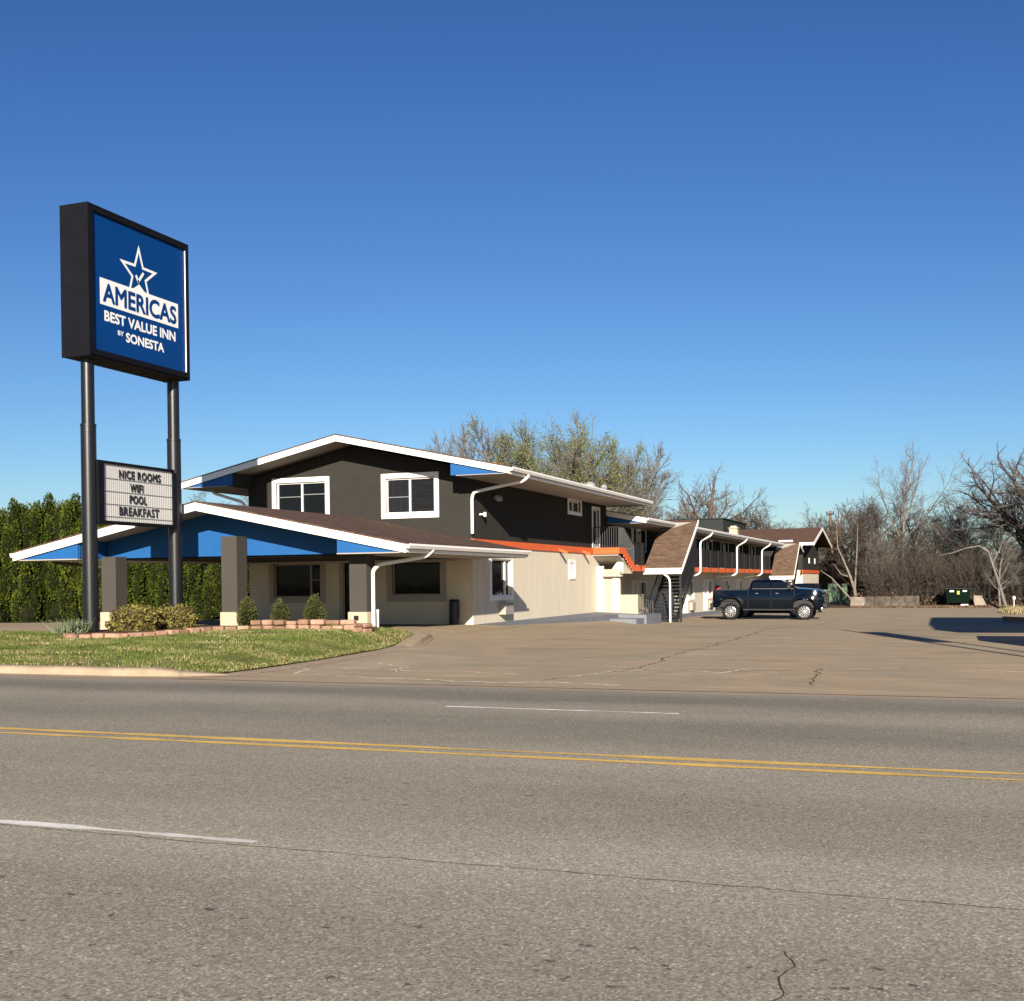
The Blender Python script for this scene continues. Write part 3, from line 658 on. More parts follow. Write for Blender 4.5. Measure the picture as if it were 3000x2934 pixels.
# roofs
def gable_roof(parent, xc, zc, xl, xr, slope, y0, y1, mroof, th=.10, fh=.21, boxes=None, gutter=True, lfas=True):
    zl, zr = zc-slope*(xc-xl), zc-slope*(xr-xc)
    mb = MB()
    for x, z in ((xl, zl), (xr, zr)):
        mb.hexa([(xc,y0-.03,zc-.02),(x,y0-.03,z-.02),(x,y1+.03,z-.02),(xc,y1+.03,zc-.02),(xc,y0-.03,zc+.02),(x,y0-.03,z+.02),(x,y1+.03,z+.02),(xc,y1+.03,zc+.02)] if x > xc else
                [(x,y0-.03,z-.02),(xc,y0-.03,zc-.02),(xc,y1+.03,zc-.02),(x,y1+.03,z-.02),(x,y0-.03,z+.02),(xc,y0-.03,zc+.02),(xc,y1+.03,zc+.02),(x,y1+.03,z+.02)])
    rf = mb.build('roof', mroof, parent)
    for x, z in ((xl, zl), (xr, zr)):
        for y in (y0, y1-.04):
            MB().prism([(xc,y,zc-.022),(x,y,z-.022),(x,y,z-.022-fh),(xc,y,zc-.022-fh)], (0,.04,0)).build('rake_fascia', M['white'], rf)
        MB().prism([(xc,y0-.012,zc-.022),(x,y0-.012,z-.022),(x,y0-.012,z-.022-.07),(xc,y0-.012,zc-.022-.07)], (0,.011,0)).build('drip_board', M['white'], rf)
    # sloping soffit under the boards
    sf = MB()
    for x, z in ((xl, zl), (xr, zr)):
        sf.prism([(xc,y0+.04,zc-.13),(x,y0+.04,z-.13),(x,y0+.04,z-.16),(xc,y0+.04,zc-.16)], (0, y1-y0-.08, 0))
    sf.build('soffit', M['soffit'], rf)
    for x, z, s in ((xl, zl, -1), (xr, zr, 1)):
        gt = MB(); prof = [(0,-.02),(.02,-.13),(.09,-.14),(.13,-.06),(.12,-.01),(.105,-.01),(.10,-.05),(.08,-.11),(.03,-.11),(.015,-.02)]
        gt.prism([(x+s*a, y0+.01, z+b) for a, b in prof], (0, y1-y0-.02, 0))
        gt.prism([(x-s*.01, y0+.05, z-.02),(x-s*.05, y0+.05, z-.02),(x-s*.05, y0+.05, z-.24),(x-s*.01, y0+.05, z-.24)], (0, y1-y0-.1, 0))
        gt.build('gutter', M['white'], rf)
    return rf
R1 = gable_roof(B1, -20.05, 6.76, -26.5, -13.6, rs, 35.5, 54.45, M['roof'])
SZ = 5.16
for x0, x1 in ((-26.44, XL), (XR, -13.66)): MB().box(x0, x1, 35.56, 54.4, SZ-.02, SZ).build('boxed_soffit', M['soffit'], R1)
for s in (-1, 1):
    xe, xw = (-13.66, XR-.2) if s > 0 else (-26.44, XL+.2)
    for y in (35.58, 54.34): MB().prism([(xe,y,SZ+.002),(xw,y,SZ+.002),(xw,y,6.74-rs*abs(xw+20.05)-.19),(xe,y,6.74-rs*abs(xe+20.05)-.19)], (0,.05,0)).build('eave_end_panel', M['blue'], R1)
mb = MB()
for s in (-1, 1):
    xw = XR-.2 if s > 0 else XL+.2
    mb.box(xw-.02, xw+.02, 35.64, YF-.002, SZ, 6.74-rs*abs(xw+20.05)-.2)
mb.box(XR-.2+.02, XR, 35.64, YF-.002, SZ-.018, SZ+.002).box(XL, XL+.18, 35.64, YF-.002, SZ-.018, SZ+.002)
mb.build('eave_return', M['grey'], R1)
# low porch roof
PS = .2
R2 = gable_roof(B1, -20.07, 3.95, -26.7, -13.48, PS, 27.5, 36.88, M['roof'], fh=.23)
LZ = 2.38
MB().box(-24.2, -15.7, 28.98, 36.86, LZ, LZ+.03).build('porch_ceiling', M['grey'], R2)
MB().box(-26.64, -24.2, 28.98, 36.86, LZ, LZ+.03).box(-26.64, -24.30, 27.56, 28.98, LZ, LZ+.03).build('boxed_soffit', M['soffit'], R2)
MB().box(-15.7, -13.54, 28.98, 36.86, LZ, LZ+.03).box(-15.57, -13.54, 27.56, 28.98, LZ, LZ+.03).build('boxed_soffit', M['soffit'], R2)
mb = MB()
zt = lambda x, d=.17: 3.95-PS*abs(x+20.07)-d
for xe, xw in ((-13.54,-15.57),(-26.64,-24.30)):
    mb.prism([(xe,27.58,LZ+.032),(xw,27.58,LZ+.032),(xw,27.58,zt(xw)),(xe,27.58,zt(xe))], (0,.05,0))
    mb.box(min(xw,xw)-.02, xw+.02, 27.63, 28.83, LZ+.032, zt(xw)-.02)
mb.prism([(-24.28,28.85,LZ+.05),(-15.59,28.85,LZ+.05),(-15.59,28.85,zt(-15.59)),(-20.07,28.85,zt(-20.07)),(-24.28,28.85,zt(-24.28))], (0,.12,0))
mb.build('gable_panel', M['blue'], R2)
mb = MB().box(-24.2,-15.7,35.9,36.0,LZ-.07,LZ-.002); mb.build('ceiling_beam', M['soffit'], R2)
for x0, x1, zt_ in ((-24.05,-23.52,LZ+.085),(-19.77,-19.24,2.98),(-15.60,-15.07,LZ+.028 if False else LZ-.002)):
    y0 = 28.28; cl = MB().box(x0, x1, y0, y0+.53, .75, zt_).build('column', M['column'], B1, bevel=.015)
    MB().box(x0-.035, x1+.035, y0-.035, y0+.565, -.05, .80).build('column_base', M['cream_sun_dimmed'], cl, bevel=.012)
    if x0 > -16: MB().box(x0+.16, x0+.30, y0-.05, y0-.036, .57, .70).build('outlet_box', M['metalblack'], cl)
# downspouts
def dspout(parent, pts, r=.045, m='white'): return MB().tube(pts, r, 10).build('downspout', M[m], parent, smooth=True)
def bend(pts, k=4):   # round the corners of a path
    out = [Vector(pts[0])]
    for a, b, c in zip(pts[:-2], pts[1:-1], pts[2:]):
        a, b, c = Vector(a), Vector(b), Vector(c); r = min(.14, (b-a).length*.45, (c-b).length*.45)
        p = b+(a-b).normalized()*r; q = b+(c-b).normalized()*r
        for i in range(k+1):
            t = i/k; out.append(p*(1-t)**2+b*2*t*(1-t)+q*t*t)
    out.append(Vector(pts[-1])); return out
dspout(B1, bend([(-13.5,37.1,5.20),(-13.68,37.05,5.0),(-15.42,36.83,4.68),(-15.50,36.83,4.5),(-15.50,36.83,3.25)]), .055)
dspout(B1, bend([(-26.4,37.2,5.2),(-26.2,37.1,5.05),(-24.75,36.84,4.65),(-24.66,36.84,4.4),(-24.66,36.84,3.4)]), .055)
dspout(B1, bend([(-13.42,29.1,2.50),(-13.6,29.0,2.30),(-14.80,28.55,2.10),(-14.95,28.45,1.95),(-14.95,28.45,.30),(-14.72,28.30,.16)]), .055)
dspout(B1, bend([(-26.7,29.1,2.50),(-26.5,29.0,2.34),(-24.3,28.7,2.16),(-24.15,28.6,2.0),(-24.15,28.6,.3)]), .05, 'column')
MB().tube([(-14.84,28.5,.2),(-14.84,28.5,.84)], .03, 8).tube([(-14.84,28.5,.78),(-14.84,28.5,.86)], .036, 8).build('cleanout_pipe', M['white'], B1, smooth=True)
# fittings on the side wall
mb = MB(); SD.box(mb, 39.30, 40.15, .0, .28, .38, .80); pt = mb.build('air_conditioner', M['soffit'], B1, bevel=.02)
mb = MB()
for k in range(7): SD.box(mb, 39.36, 40.09, .281, .286, .43+k*.05, .45+k*.05)
mb.build('grille', M['galv'], pt)
mb = MB().tube([(XR,38.9,4.62),(XR+.12,38.9,4.66)], .05, 8).lathe([(.0,.0),(.09,.02),(.12,.14),(.0,.15)], (XR+.16,38.75,4.60), 'y', 12).lathe([(.0,.0),(.09,.02),(.12,.14),(.0,.15)], (XR+.16,38.98,4.60), 'y', 12); mb.build('floodlight', M['galv'], B1)
mb = MB().tube([(XR,37.6,3.95),(XR+.22,37.6,3.95)], .035, 8).tube([(XR+.2,37.6,3.87),(XR+.2,37.6,4.02)], .055, 8); mb.build('wall_light', M['white'], B1)
mb = MB().lathe([(.0,0),(.08,.0),(.08,.22),(.0,.24)], (-17.51,44,6.15), 'z', 14).lathe([(.0,0),(.12,.0),(.12,.05),(.0,.07)], (-17.51,44,6.39), 'z', 14); mb.build('roof_vent', M['rust'], B1, smooth=True)
mb = MB()
for k in range(9):
    z = 2.4-k*.26; mb.lathe([(.0,.0),(.045,.03),(.02,.16),(.0,.18)], (-24.62+.01*(k%2),36.2,z-.18), 'z', 8)
mb.tube([(-24.62,36.2,.1),(-24.62,36.2,2.45)], .008, 5); tag(mb.build('rain_chain', M['galv']), 'silvery rain chain hanging behind the middle porch column', 'rain chain')
# satellite dishes
for (x, y, z, r_, lab) in ((-15.3,50,5.30,.26,'large pale satellite dish on the roof edge'),(-15.1,51.6,5.42,.14,'small satellite dish behind the larger one on the roof')):
    D = empty('satellite_dish', (x, y, z)); tag(D, lab, 'satellite dish', 'satellite dishes on the front block roof')
    mb = MB(); n = 20
    c = Vector((x, y, z+.45)); nrm = Vector((.35,-.85,.4)).normalized(); e1 = nrm.cross(Vector((0,0,1))).normalized(); e2 = e1.cross(nrm)
    rings = [[c+nrm*(.18*(q*q)*r_/.4)+(e1*math.cos(t*2*math.pi/n)+e2*math.sin(t*2*math.pi/n))*r_*q for t in range(n)] for q in (.02,.35,.7,1.0)]
    for a, b in zip(rings[:-1], rings[1:]):
        for t in range(n): mb.face([a[t], a[(t+1)%n], b[(t+1)%n], b[t]])
    mb.build('dish', M['galv'], D, smooth=True)
    MB().tube([(x,y,z-.05),(x,y,z+.3),c], .03, 6).tube([c-e2*r_*.9, c+nrm*.4], .012, 5).build('mast', M['galv'], D)
# waste bin
T = empty('waste_bin', (-16.06, 36.5, .12)); tag(T, 'slim black waste bin against the lobby wall under the porch', 'bin')
MB().tube([(-16.06,36.5,.1),(-16.06,36.5,.92)], .18, 16).build('body', M['metalblack'], T, smooth=True); MB().tube([(-16.06,36.5,.925),(-16.06,36.5,1.0)], [.19,.15], 16).build('lid', M['plastic'], T, smooth=True)
# painted walkway along the side wall
mb = MB()
mb.prism([(XR+.002,37.0,-.5),(-14.4,37.4,-.5),(-14.15,50.9,-.9),(-14.15,53.3,-.9),(XR+.002,53.3,-.9)], (0,0,.6))
mb2 = MB(); 
def poly3(ptsz, zb): 
    mbp = MB(); n = len(ptsz); b = 0; mbp.v = [(x,y,zb) for x,y,z in ptsz]+list(ptsz); mbp.f = [tuple(range(n))[::-1], tuple(range(n, 2*n))]+[(i,(i+1)%n,n+(i+1)%n,n+i) for i in range(n)]; return mbp
tag(poly3([(XR+.002,36.98,.115),(-14.5,37.2,.07),(-14.25,46,.06),(-14.2,50.6,.06),(-12.9,50.6,.02),(-12.9,53.4,.0),(XR+.002,53.4,.13)], -.9).build('walkway', M['slab']), kind='structure')
tag(poly3([(-14.2,49.2,-.10),(-13.0,49.2,-.12),(-13.0,50.6,-.12),(-14.2,50.6,-.10)], -.9).build('walkway_step', M['slab']), kind='structure')
strip('porch_paving', M['slab'], [(-19.1,28.2),(-19.1,36.9)], 10.6, dz=.006, seg=.5, road=False)
# ------------------------------------------------------------------ guest wing
B2 = empty('guest_wing', (-20, 76, -.6))
tag(B2, 'long two-storey guest wing with dark balcony boards and an orange floor band', 'building')
XW, X2, F2 = -15.6, -14.3, 2.30
GW = Face('+X', XW); BF = Face('+X', X2)
rooms = [58.2+6.1*k for k in range(7)]
cr, gr = MB(), MB(); h2, h1 = [], []
for y in rooms:
    h2 += [(y+.1, y+1.0, F2+.02, F2+2.0), (y+1.5, y+2.9, F2+.85, F2+1.95)]
    h1 += [(y+.1, y+1.0, -.5, 1.5), (y+1.5, y+2.9, .35, 1.45)]
wallcells(gr, GW, YB, 102, F2, 4.25, h2, .2); wallcells(cr, GW, 53.6, 102, -1.0, F2, h1+[(54.6,55.5,.15,1.9)], .2)
cr.box(-24.5, XW-.2, 101.8, 102, -1, F2); gr.box(-24.5, XW-.2, 101.8, 102, F2, 4.4)
gr.build('wall', M['grey'], B2); cr.build('wall', M['cream'], B2)
def opening(fc, u0, u1, z0, z1, name, parent, pane, fr='white', fw=.1):
    mb = MB()
    fc.box(mb, u0-fw, u1+fw, .002, .04, z1, z1+fw); fc.box(mb, u0-fw, u0, .002, .04, z0, z1); fc.box(mb, u1, u1+fw, .002, .04, z0, z1)
    if name == 'window': fc.box(mb, u0-fw, u1+fw, .002, .05, z0-fw, z0); fc.box(mb, (u0+u1)/2-.025, (u0+u1)/2+.025, -.12, -.05, z0, z1)
    o = mb.build(name, M[fr], parent)
    g_ = MB(); fc.box(g_, u0, u1, -.15, -.12, z0, z1)
    g_.build('pane' if name == 'window' else 'leaf', M[pane], o)
    if name == 'door': k_ = MB(); fc.box(k_, u1-.12, u1-.08, -.12, -.05, z0+.95, z0+1.05); k_.build('handle', M['chrome'], o)
for i, y in enumerate(rooms):
    opening(GW, y+.1, y+1.0, F2+.02, F2+2.0, 'door', B2, 'white')
    opening(GW, y+1.5, y+2.9, F2+.85, F2+1.95, 'window', B2, 'glass' if i % 3 else 'curtain')
    opening(GW, y+.1, y+1.0, -.5, 1.5, 'door', B2, 'white'); opening(GW, y+1.5, y+2.9, .35, 1.45, 'window', B2, 'glass')
    a = MB(); GW.box(a, y+1.7, y+2.7, .002, .2, -.35, .12); a.build('air_conditioner', M['soffit'], B2, bevel=.02)
    l_ = MB(); GW.box(l_, y+1.2, y+1.35, .002, .14, F2+1.75, F2+1.95); l_.build('wall_light', M['metalblack'], B2)
opening(GW, 54.6, 55.5, .15, 1.9, 'window', B2, 'glass')
# balcony
mb = MB().box(XW+.002, X2-.002, 53.6, 102, F2-.22, F2-.02); mb.build('balcony_floor', M['soffit'], B2)
mb = MB(); BF.box(mb, 53.7, 55.85, .002, .05, F2-.28, F2); BF.box(mb, 60.1, 97.8, .002, .05, F2-.28, F2); BF.box(mb, 101.9, 102.5, .002, .05, F2-.28, F2); mb.build('orange_band', M['orange'], B2)
mb = MB()
for a, b in ((53.7,55.85),(60.1,97.8)):
    n = int((b-a)/.28)
    for k in range(n): BF.box(mb, a+k*(b-a)/n+.006, a+(k+1)*(b-a)/n-.006, -.05, -.01-.006*(k%2), F2+.02, F2+1.05)
    BF.box(mb, a, b, -.08, .0, F2+1.052, F2+1.12)
mb.build('balcony_boards', M['board'], B2)
mb = MB(); y = 54.9
while y < 98:
    if not 55.9 < y < 60: BF.box(mb, y, y+.05, .052, .09, F2-.3, F2+1.1)
    y += 2.45
mb.build('railing_post', M['metalblack'], B2)
R3 = gable_roof(B2, -20.3, 5.88, -27.0, -13.65, .2, 53.65, 100.6, M['roof'], fh=.24)
mb = MB().box(XW-.1, -13.7, 53.72, 100.5, 4.29, 4.31); mb.build('boxed_soffit', M['soffit'], R3)
mb = MB().prism([(-13.7,53.74,4.312),(XW,53.74,4.312),(XW,53.74,4.78),(-13.7,53.74,4.38)], (0,.05,0)); mb.build('eave_end_panel', M['blue'], R3)
mb = MB().prism([(-26.8,55.0,4.2),(XW-.1,55.0,4.2),(XW-.1,55.0,4.7),(-20.3,55.0,5.65),(-26.8,55.0,4.35)], (0,.15,0)); mb.build('gable_panel', M['grey'], R3)
for y in (68.6, 81.0, 92.2):
    dspout(B2, bend([(-13.6,y+.9,4.42),(-13.7,y+.8,4.2),(-14.12,y+.1,3.9),(-14.16,y,3.7),(-14.16,y,2.0),(-14.35,y-.2,1.85),(-15.4,y-1.2,1.72)]), .06)
for y in (56.9, 64.2, 75.6, 86.6): MB().lathe([(0,0),(.13,.02),(.1,.12),(0,.14)], (-14.9,y,4.02), 'z', 10).build('ceiling_light', M['white'], B2)
# stepped landing between the two blocks
LD = MB().box(XR+.002, -14.3, 51.05, 53.3, FZ-.05, FZ-.005).build('landing_floor', M['soffit'], B2)
mb = MB().box(XR+.07, -14.25, 51.0, 51.05, 2.80, FZ).box(-14.3, -14.25, 51.052, 51.9, 2.80, FZ)
nst = 6
zz = lambda t: FZ-(FZ-F2)*t
for k in range(nst):
    y0 = 51.9+k*.3; z1 = FZ-.13*(k+1)+.13; mb.box(-14.3, -14.25, y0+.001, y0+.299, FZ-.13*k-.42, FZ-.13*k)
mb.build('orange_band', M['orange'], B2)
mb = MB()
for k in range(nst): mb.box(XW+.1, -14.302, 51.9+k*.3, 52.2+k*.3, FZ-.13*k-.22, FZ-.13*k-.02)
mb.build('connecting_steps', M['slab'], B2)
mb = MB().prism([(XR+.002,51.1,2.80),(-14.32,51.1,2.80),(-14.32,53.7,1.98),(XR+.002,53.7,1.98)], (0,0,-.08)); mb.build('stair_underside', M['soffit'], B2)
mb = MB().prism([(-14.42,52.0,2.60),(-14.42,53.6,1.9),(-14.42,52.0,1.9)], (.08,0,0)).prism([(-14.95,51.98,1.98),(-14.3,51.98,1.98),(-14.48,51.98,2.62)], (0,-.06,0)); mb.build('stair_cheek', M['cream'], B2)
mb = MB()
def rail(mb, a, b, n, h=.95, r=.012):
    a, b = Vector(a), Vector(b)
    for k in range(n+1):
        p = a.lerp(b, k/n); mb.tube([p, p+Vector((0,0,h))], r if 0<k<n else r*2, 5)
    mb.tube([a+Vector((0,0,h)), b+Vector((0,0,h))], .025, 6); mb.tube([a+Vector((0,0,.1)), b+Vector((0,0,.1))], .015, 5)
rail(mb, (XR+.08,51.03,FZ), (-14.28,51.03,FZ), 11); rail(mb, (-14.28,51.03,FZ), (-14.28,51.9,FZ), 7); rail(mb, (-14.28,51.9,FZ), (-14.28,53.7,F2), 13)
mb.build('landing_railing', M['metalblack'], B2)
# entry enclosure under the landing
EN = Face('-Y', 51.85)
mb = MB(); wallcells(mb, EN, -14.52-.96, -14.45, -.5, 2.1, [], .15); wallcells(mb, EN, -14.44, -13.62, -.5, .92, [], .15); mb.box(-13.8, -13.62, 52.0, 53.0, -.5, .92); mb.build('entry_wall', M['cream_sun_dimmed'], B2)
mb = MB(); EN.box(mb, -15.54, -15.22, .002, .04, .15, 2.25); EN.box(mb, -14.80, -14.46, .002, .04, .15, 1.72); mb.build('entry_door', M['white'], B2)
mb = MB().box(-15.2, -14.3, 51.55, 51.84, 1.76, 1.84); mb.build('entry_ledge', M['soffit'], B2)
mb = MB(); rail(mb, (-13.6,52.0,.15), (-13.3,53.4,-.2), 6, .8, .015); mb.build('entry_railing', M['metalblack'], B2)
tag(poly3([(XW,53.4,-.33),(X2+.1,53.4,-.33),(X2+.1,102,-.80),(XW,102,-.80)], -1.3).build('walkway', M['slab']), kind='structure')

# ------------------------------------------------------------------ exterior staircases with shingled canopies
def staircase(Yb, zb, ztop, label):
    Yt = Yb+4.3; T_ = empty('exterior_staircase', (-13.4, Yb, zb)); tag(T_, label, 'staircase', 'covered staircases of the guest wing')
    x0, x1 = -14.15, -12.75; n = 15
    mb = MB()
    for k in range(n):
        t = (k+1)/(n+1); y = Yb+.15+(Yt-Yb-.3)*k/n; z = zb+(ztop-zb)*t
        mb.box(x0+.06, x1-.06, y, y+.29, z-.11, z)
    mb.build('tread', M['galv'] if False else M['metalblack'], T_)
    mb = MB()
    for x in (x0, x1): mb.prism([(x-.03,Yb,zb),(x-.03,Yb+.3,zb),(x-.03,Yt,ztop-.3),(x-.03,Yt,ztop),(x-.03,Yt-.15,ztop),(x-.03,Yb,zb+.2)], (.06,0,0))
    mb.build('stringer', M['metalblack'], T_)
    mb = MB()
    for x in (x0, x1):
        for k in range(15):
            t = k/14; y = Yb+.1+(Yt-Yb-.1)*t; z = zb+.15+(ztop-zb-.1)*t; mb.bar((x,y,z), (x,y,z+.9), .02, .02)
        mb.bar((x,Yb+.05,zb+1.0), (x,Yt,ztop+.97), .05, .05)
    mb.build('railing', M['metalblack'], T_)
    mb = MB().prism([(x1+.08,Yb+.9,zb+1.45),(x1+.08,Yt+.1,ztop+.35),(x1+.08,Yt+.1,ztop+1.85),(x1+.08,Yb+.35,zb+2.55)], (.05,0,0)); mb.build('side_board', M['board'], T_)
    # canopy
    xa, xb = X2-.04, -12.45; Ya, Yc = Yb+.05, Yb+4.0; za, zc = zb+2.62, 4.60
    RF = MB().prism([(xa,Ya,za),(xb,Ya,za),(xb,Yc,zc),(xa,Yc-1.0,za+(zc-za)*.75)], (0,0,.06)).prism([(xa,Yc-.98,za+(zc-za)*.752),(xb-.02,Yc+.01,zc),(xb-.35,Yc+1.3,zc+.12),(xa,Yc+1.3,zc+.10)], (0,0,.05)).build('canopy_roof', M['roofx'], T_)
    mb = MB().box(xa-.1, xb+.06, Ya-.12, Ya-.02, za-.02, za+.07).box(xa-.04, xb, Ya-.05, Ya+.0, za-.22, za-.10).box(xa-.1, xb+.06, Ya-.12, Ya-.09, za-.1, za-.02); mb.build('gutter', M['white'], RF)
    mb = MB().prism([(xb+.002,Ya,za-.13),(xb+.002,Yc,zc-.13),(xb+.002,Yc,zc+.075),(xb+.002,Ya,za+.075)], (.04,0,0)); mb.build('rake_fascia', M['white'], RF)
    MB().prism([(xa,Ya,za-.06),(xb,Ya,za-.06),(xb,Yc,zc-.06),(xa,Yc,zc-.06)], (0,0,.03)).build('canopy_soffit', M['soffit'], RF)
    MB().tube(bend([(-13.35,Ya-.08,za-.08),(-13.35,Ya-.08,za-.2),(-13.05,Ya-.1,za-.42),(-13.02,Ya-.1,za-.7),(-13.02,Ya-.1,zb+.02)]), .05, 10).build('downspout', M['white'], T_, smooth=True)
    MB().box(xb-.14, xb-.04, Ya+.05, Ya+.15, zb-.05, za-.06).build('post', M['metalblack'], T_)
    return T_
staircase(55.8, -.53, F2, 'black steel staircase under a brown shingled canopy nearest the front block')
staircase(97.9, -.9, F2, 'black steel staircase under a brown shingled canopy at the far cross wing')

# ------------------------------------------------------------------ far cross wing
B3 = empty('cross_wing', (-16, 111, -1)); tag(B3, 'far cross wing with a brown roof ridge and a narrow gable end towards the lot', 'building')
XG = -12.6; G3 = Face('+X', XG)
cr, gr = MB(), MB()
wallcells(cr, G3, 105.2, 118, -1.3, 2.02, [], .2); wallcells(gr, G3, 105.2, 118, 2.02, 4.62, [], .2)
gr.prism([(XG,105.2,4.62),(XG,118,4.62),(XG,110.9,6.0)], (-.2,0,0))
gr.box(-34, XG-.2, 105.2, 105.4, F2, 4.6); cr.box(-34, XG-.2, 105.2, 105.4, -1.3, F2); gr.box(-34, XG-.2, 117.8, 118, -1.3, 4.6)
cr.build('wall', M['cream'], B3); gr.build('wall', M['grey'], B3)
mb = MB(); G3.box(mb, 104.6, 118.05, .002, .07, 2.02, 2.32); mb.build('orange_band', M['orange'], B3)
for y in (109.7, 114.3):
    mb = MB(); G3.box(mb, y, y+.75, .002, .05, 2.95, 3.45); mb.build('window', M['white'], B3)
RW = MB()
xe, xl, yn, yf, yr, ze, zr_ = -11.45, -34, 103.6, 119.3, 110.6, 4.72, 6.25
RW.prism([(xe,yn,ze),(xe,yr,zr_),(xl,yr,zr_),(xl,yn,ze)], (0,0,-.1)).prism([(xe,yr,zr_),(xe,yf,ze),(xl,yf,ze),(xl,yr,zr_)], (0,0,-.1))
rw = RW.build('roof', M['roofwing'], B3)
mb = MB().prism([(xe+.002,yn,ze+.02),(xe+.002,yr,zr_+.02),(xe+.002,yr,zr_-.28),(xe+.002,yn,ze-.28)], (.05,0,0)).prism([(xe+.002,yf,ze+.02),(xe+.002,yr,zr_+.02),(xe+.002,yr,zr_-.28),(xe+.002,yf,ze-.28)], (.05,0,0)).box(-13.6, xe, yn-.06, yn-.002, ze-.26, ze-.02).box(-14.4, -13.2, yn-.35, yn-.1, ze+.05, ze+.2)
mb.build('rake_fascia', M['white'], rw)
MB().box(-19.5,-18.75,107.5,108.3,5.2,6.25).box(-19.6,-18.65,107.4,108.4,6.25,6.33).box(-19.4,-18.85,107.6,108.2,6.33,6.5).build('chimney', M['tan'], rw, bevel=.03)
dspout(B3, bend([(-12.4,103.5,4.6),(-12.5,103.5,4.3),(-12.5,104.9,3.9)]), .07)
mb = MB().box(-13.3,-13.1,104.95,105.15,2.3,4.5).box(-13.3,-13.1,104.95,105.15,-1,2.3); mb.build('porch_post', M['white'], B3)
# dark flat-roofed block further back
BK = empty('back_block', (-30, 112, -1)); tag(BK, 'dark flat-roofed block showing above the guest wing roof', 'building')
MB().box(-45,-20.0,107.3,120,-1.2,7.15).box(-45.02,-29,106.9,119,7.15,8.0).build('wall', M['oldgrey'], BK); MB().box(-45.1,-19.9,107.2,120.1,7.15,7.25).build('roof', M['oldgrey'], BK)

# ------------------------------------------------------------------ things on the lot
for i, (x, y, z, lab) in enumerate(((-15.05,80.6,-.7,'red and black vending machine under the balcony behind the pickup bed'),(-13.1,103.9,-.95,'red and black vending machine beside the far cross wing'))):
    V_ = empty('vending_machine', (x, y, z)); tag(V_, lab, 'vending machine', 'vending machines')
    MB().box(x-.42,x+.36,y-.40,y+.40,z,z+1.85).build('cabinet', M['plastic'], V_, bevel=.02)
    MB().box(x-.42,x-.12,y-.43,y-.405,z+1.0,z+1.7).box(x-.12,x+.0,y-.43,y-.405,z+1.0,z+1.3).build('front_panel', M['red'], V_)
# concrete barriers: line from (-8.7,109.6) to (-2.9,105)
a, b = Vector((-8.75,108.9,0)), Vector((-2.95,105.6,0)); d = (b-a).normalized(); L = (b-a).length
cuts = [(0,.215),(.22,.36),(.375,.60),(.62,1.0)]
labs = ['pale concrete barrier block at the left end of the row','dark brown concrete barrier block, second of the row','grey concrete barrier block in the middle of the row','long mottled concrete barrier block at the right end of the row']
for i, (t0, t1) in enumerate(cuts):
    mb = MB(); p, q = a+d*L*t0, a+d*L*t1; n = Vector((d.y, -d.x, 0))
    prof = [(-.28,0),(-.28,.08),(-.17,.28),(-.13,.86),(.13,.86),(.17,.28),(.28,.08),(.28,0)]
    z = hgt(p.x, p.y)-.03
    mb.prism([(p.x+n.x*u, p.y+n.y*u, z+h_*(1+.03*i)) for u, h_ in prof], q-p)
    o = mb.build('concrete_barrier', M['barrier' if i == 0 else 'barrierdark'], bevel=.02); tag(o, labs[i], 'barrier', 'concrete barriers along the far edge of the lot')
# utility cabinets and pole
for (x, y, w_, h_, lab) in ((-12.75,127.5,1.0,1.45,'lower pale green utility cabinet by the wooden pole'),(-11.6,127.2,1.9,2.05,'taller pale green utility cabinet by the wooden pole')):
    U = empty('utility_cabinet', (x, y, -1.15)); tag(U, lab, 'utility cabinet', 'utility cabinets')
    MB().box(x-w_/2,x+w_/2,y-.5,y+.5,-1.15,-1.15+h_).build('cabinet', M['green'], U, bevel=.04)
    MB().box(x-w_/2-.04,x+w_/2+.04,y-.54,y+.54,-1.15+h_+.002,-1.1+h_).build('lid', M['green'], U, bevel=.01); MB().box(x-.015,x+.015,y-.515,y-.502,-1.0,-1.25+h_).box(x+.1,x+.14,y-.54,y-.502,-.3,-.15).build('door_seam', M['metalblack'], U)
tag(poly3([(-14.2,125.8,-.97),(-9.8,125.8,-.97),(-9.8,129,-.97),(-14.2,129,-.97)], -1.4).build('concrete_pad', M['slab']), kind='structure')
tag(MB().tube([(-11.0,133,-1.2),(-11.0,133,.2)], .09, 8).box(-11.0,-10.5,132.93,133.07,-.5,-.2).build('marker_post', M['white']), 'short white marker post right of the green cabinets', 'post')
P_ = empty('utility_pole', (-12.35, 131, -1.2)); tag(P_, 'weathered wooden utility pole rising beside the far cross wing', 'utility pole')
MB().tube([(-12.35,131,-1.2),(-12.7,131,8.9)], [.20,.15], 12).build('pole', M['wood'], P_, smooth=True)
MB().box(-13.1,-12.3,130.85,131.0,8.45,8.6).tube([(-13.05,130.9,8.6),(-13.05,130.9,8.85)], .07, 6).tube([(-12.35,130.9,8.6),(-12.35,130.9,8.85)], .07, 6).build('crossarm', M['metalblack'], P_)
for z in (8.2, 5.6, 3.1):
    pts = [(-12.5+t*44, 130.8+t*1.0, z-1.2*math.sin(math.pi*t)*.4+t*.2) for t in [i/24 for i in range(25)]]
    MB().tube(pts, .018, 4).build('wire', M['galv'], P_)
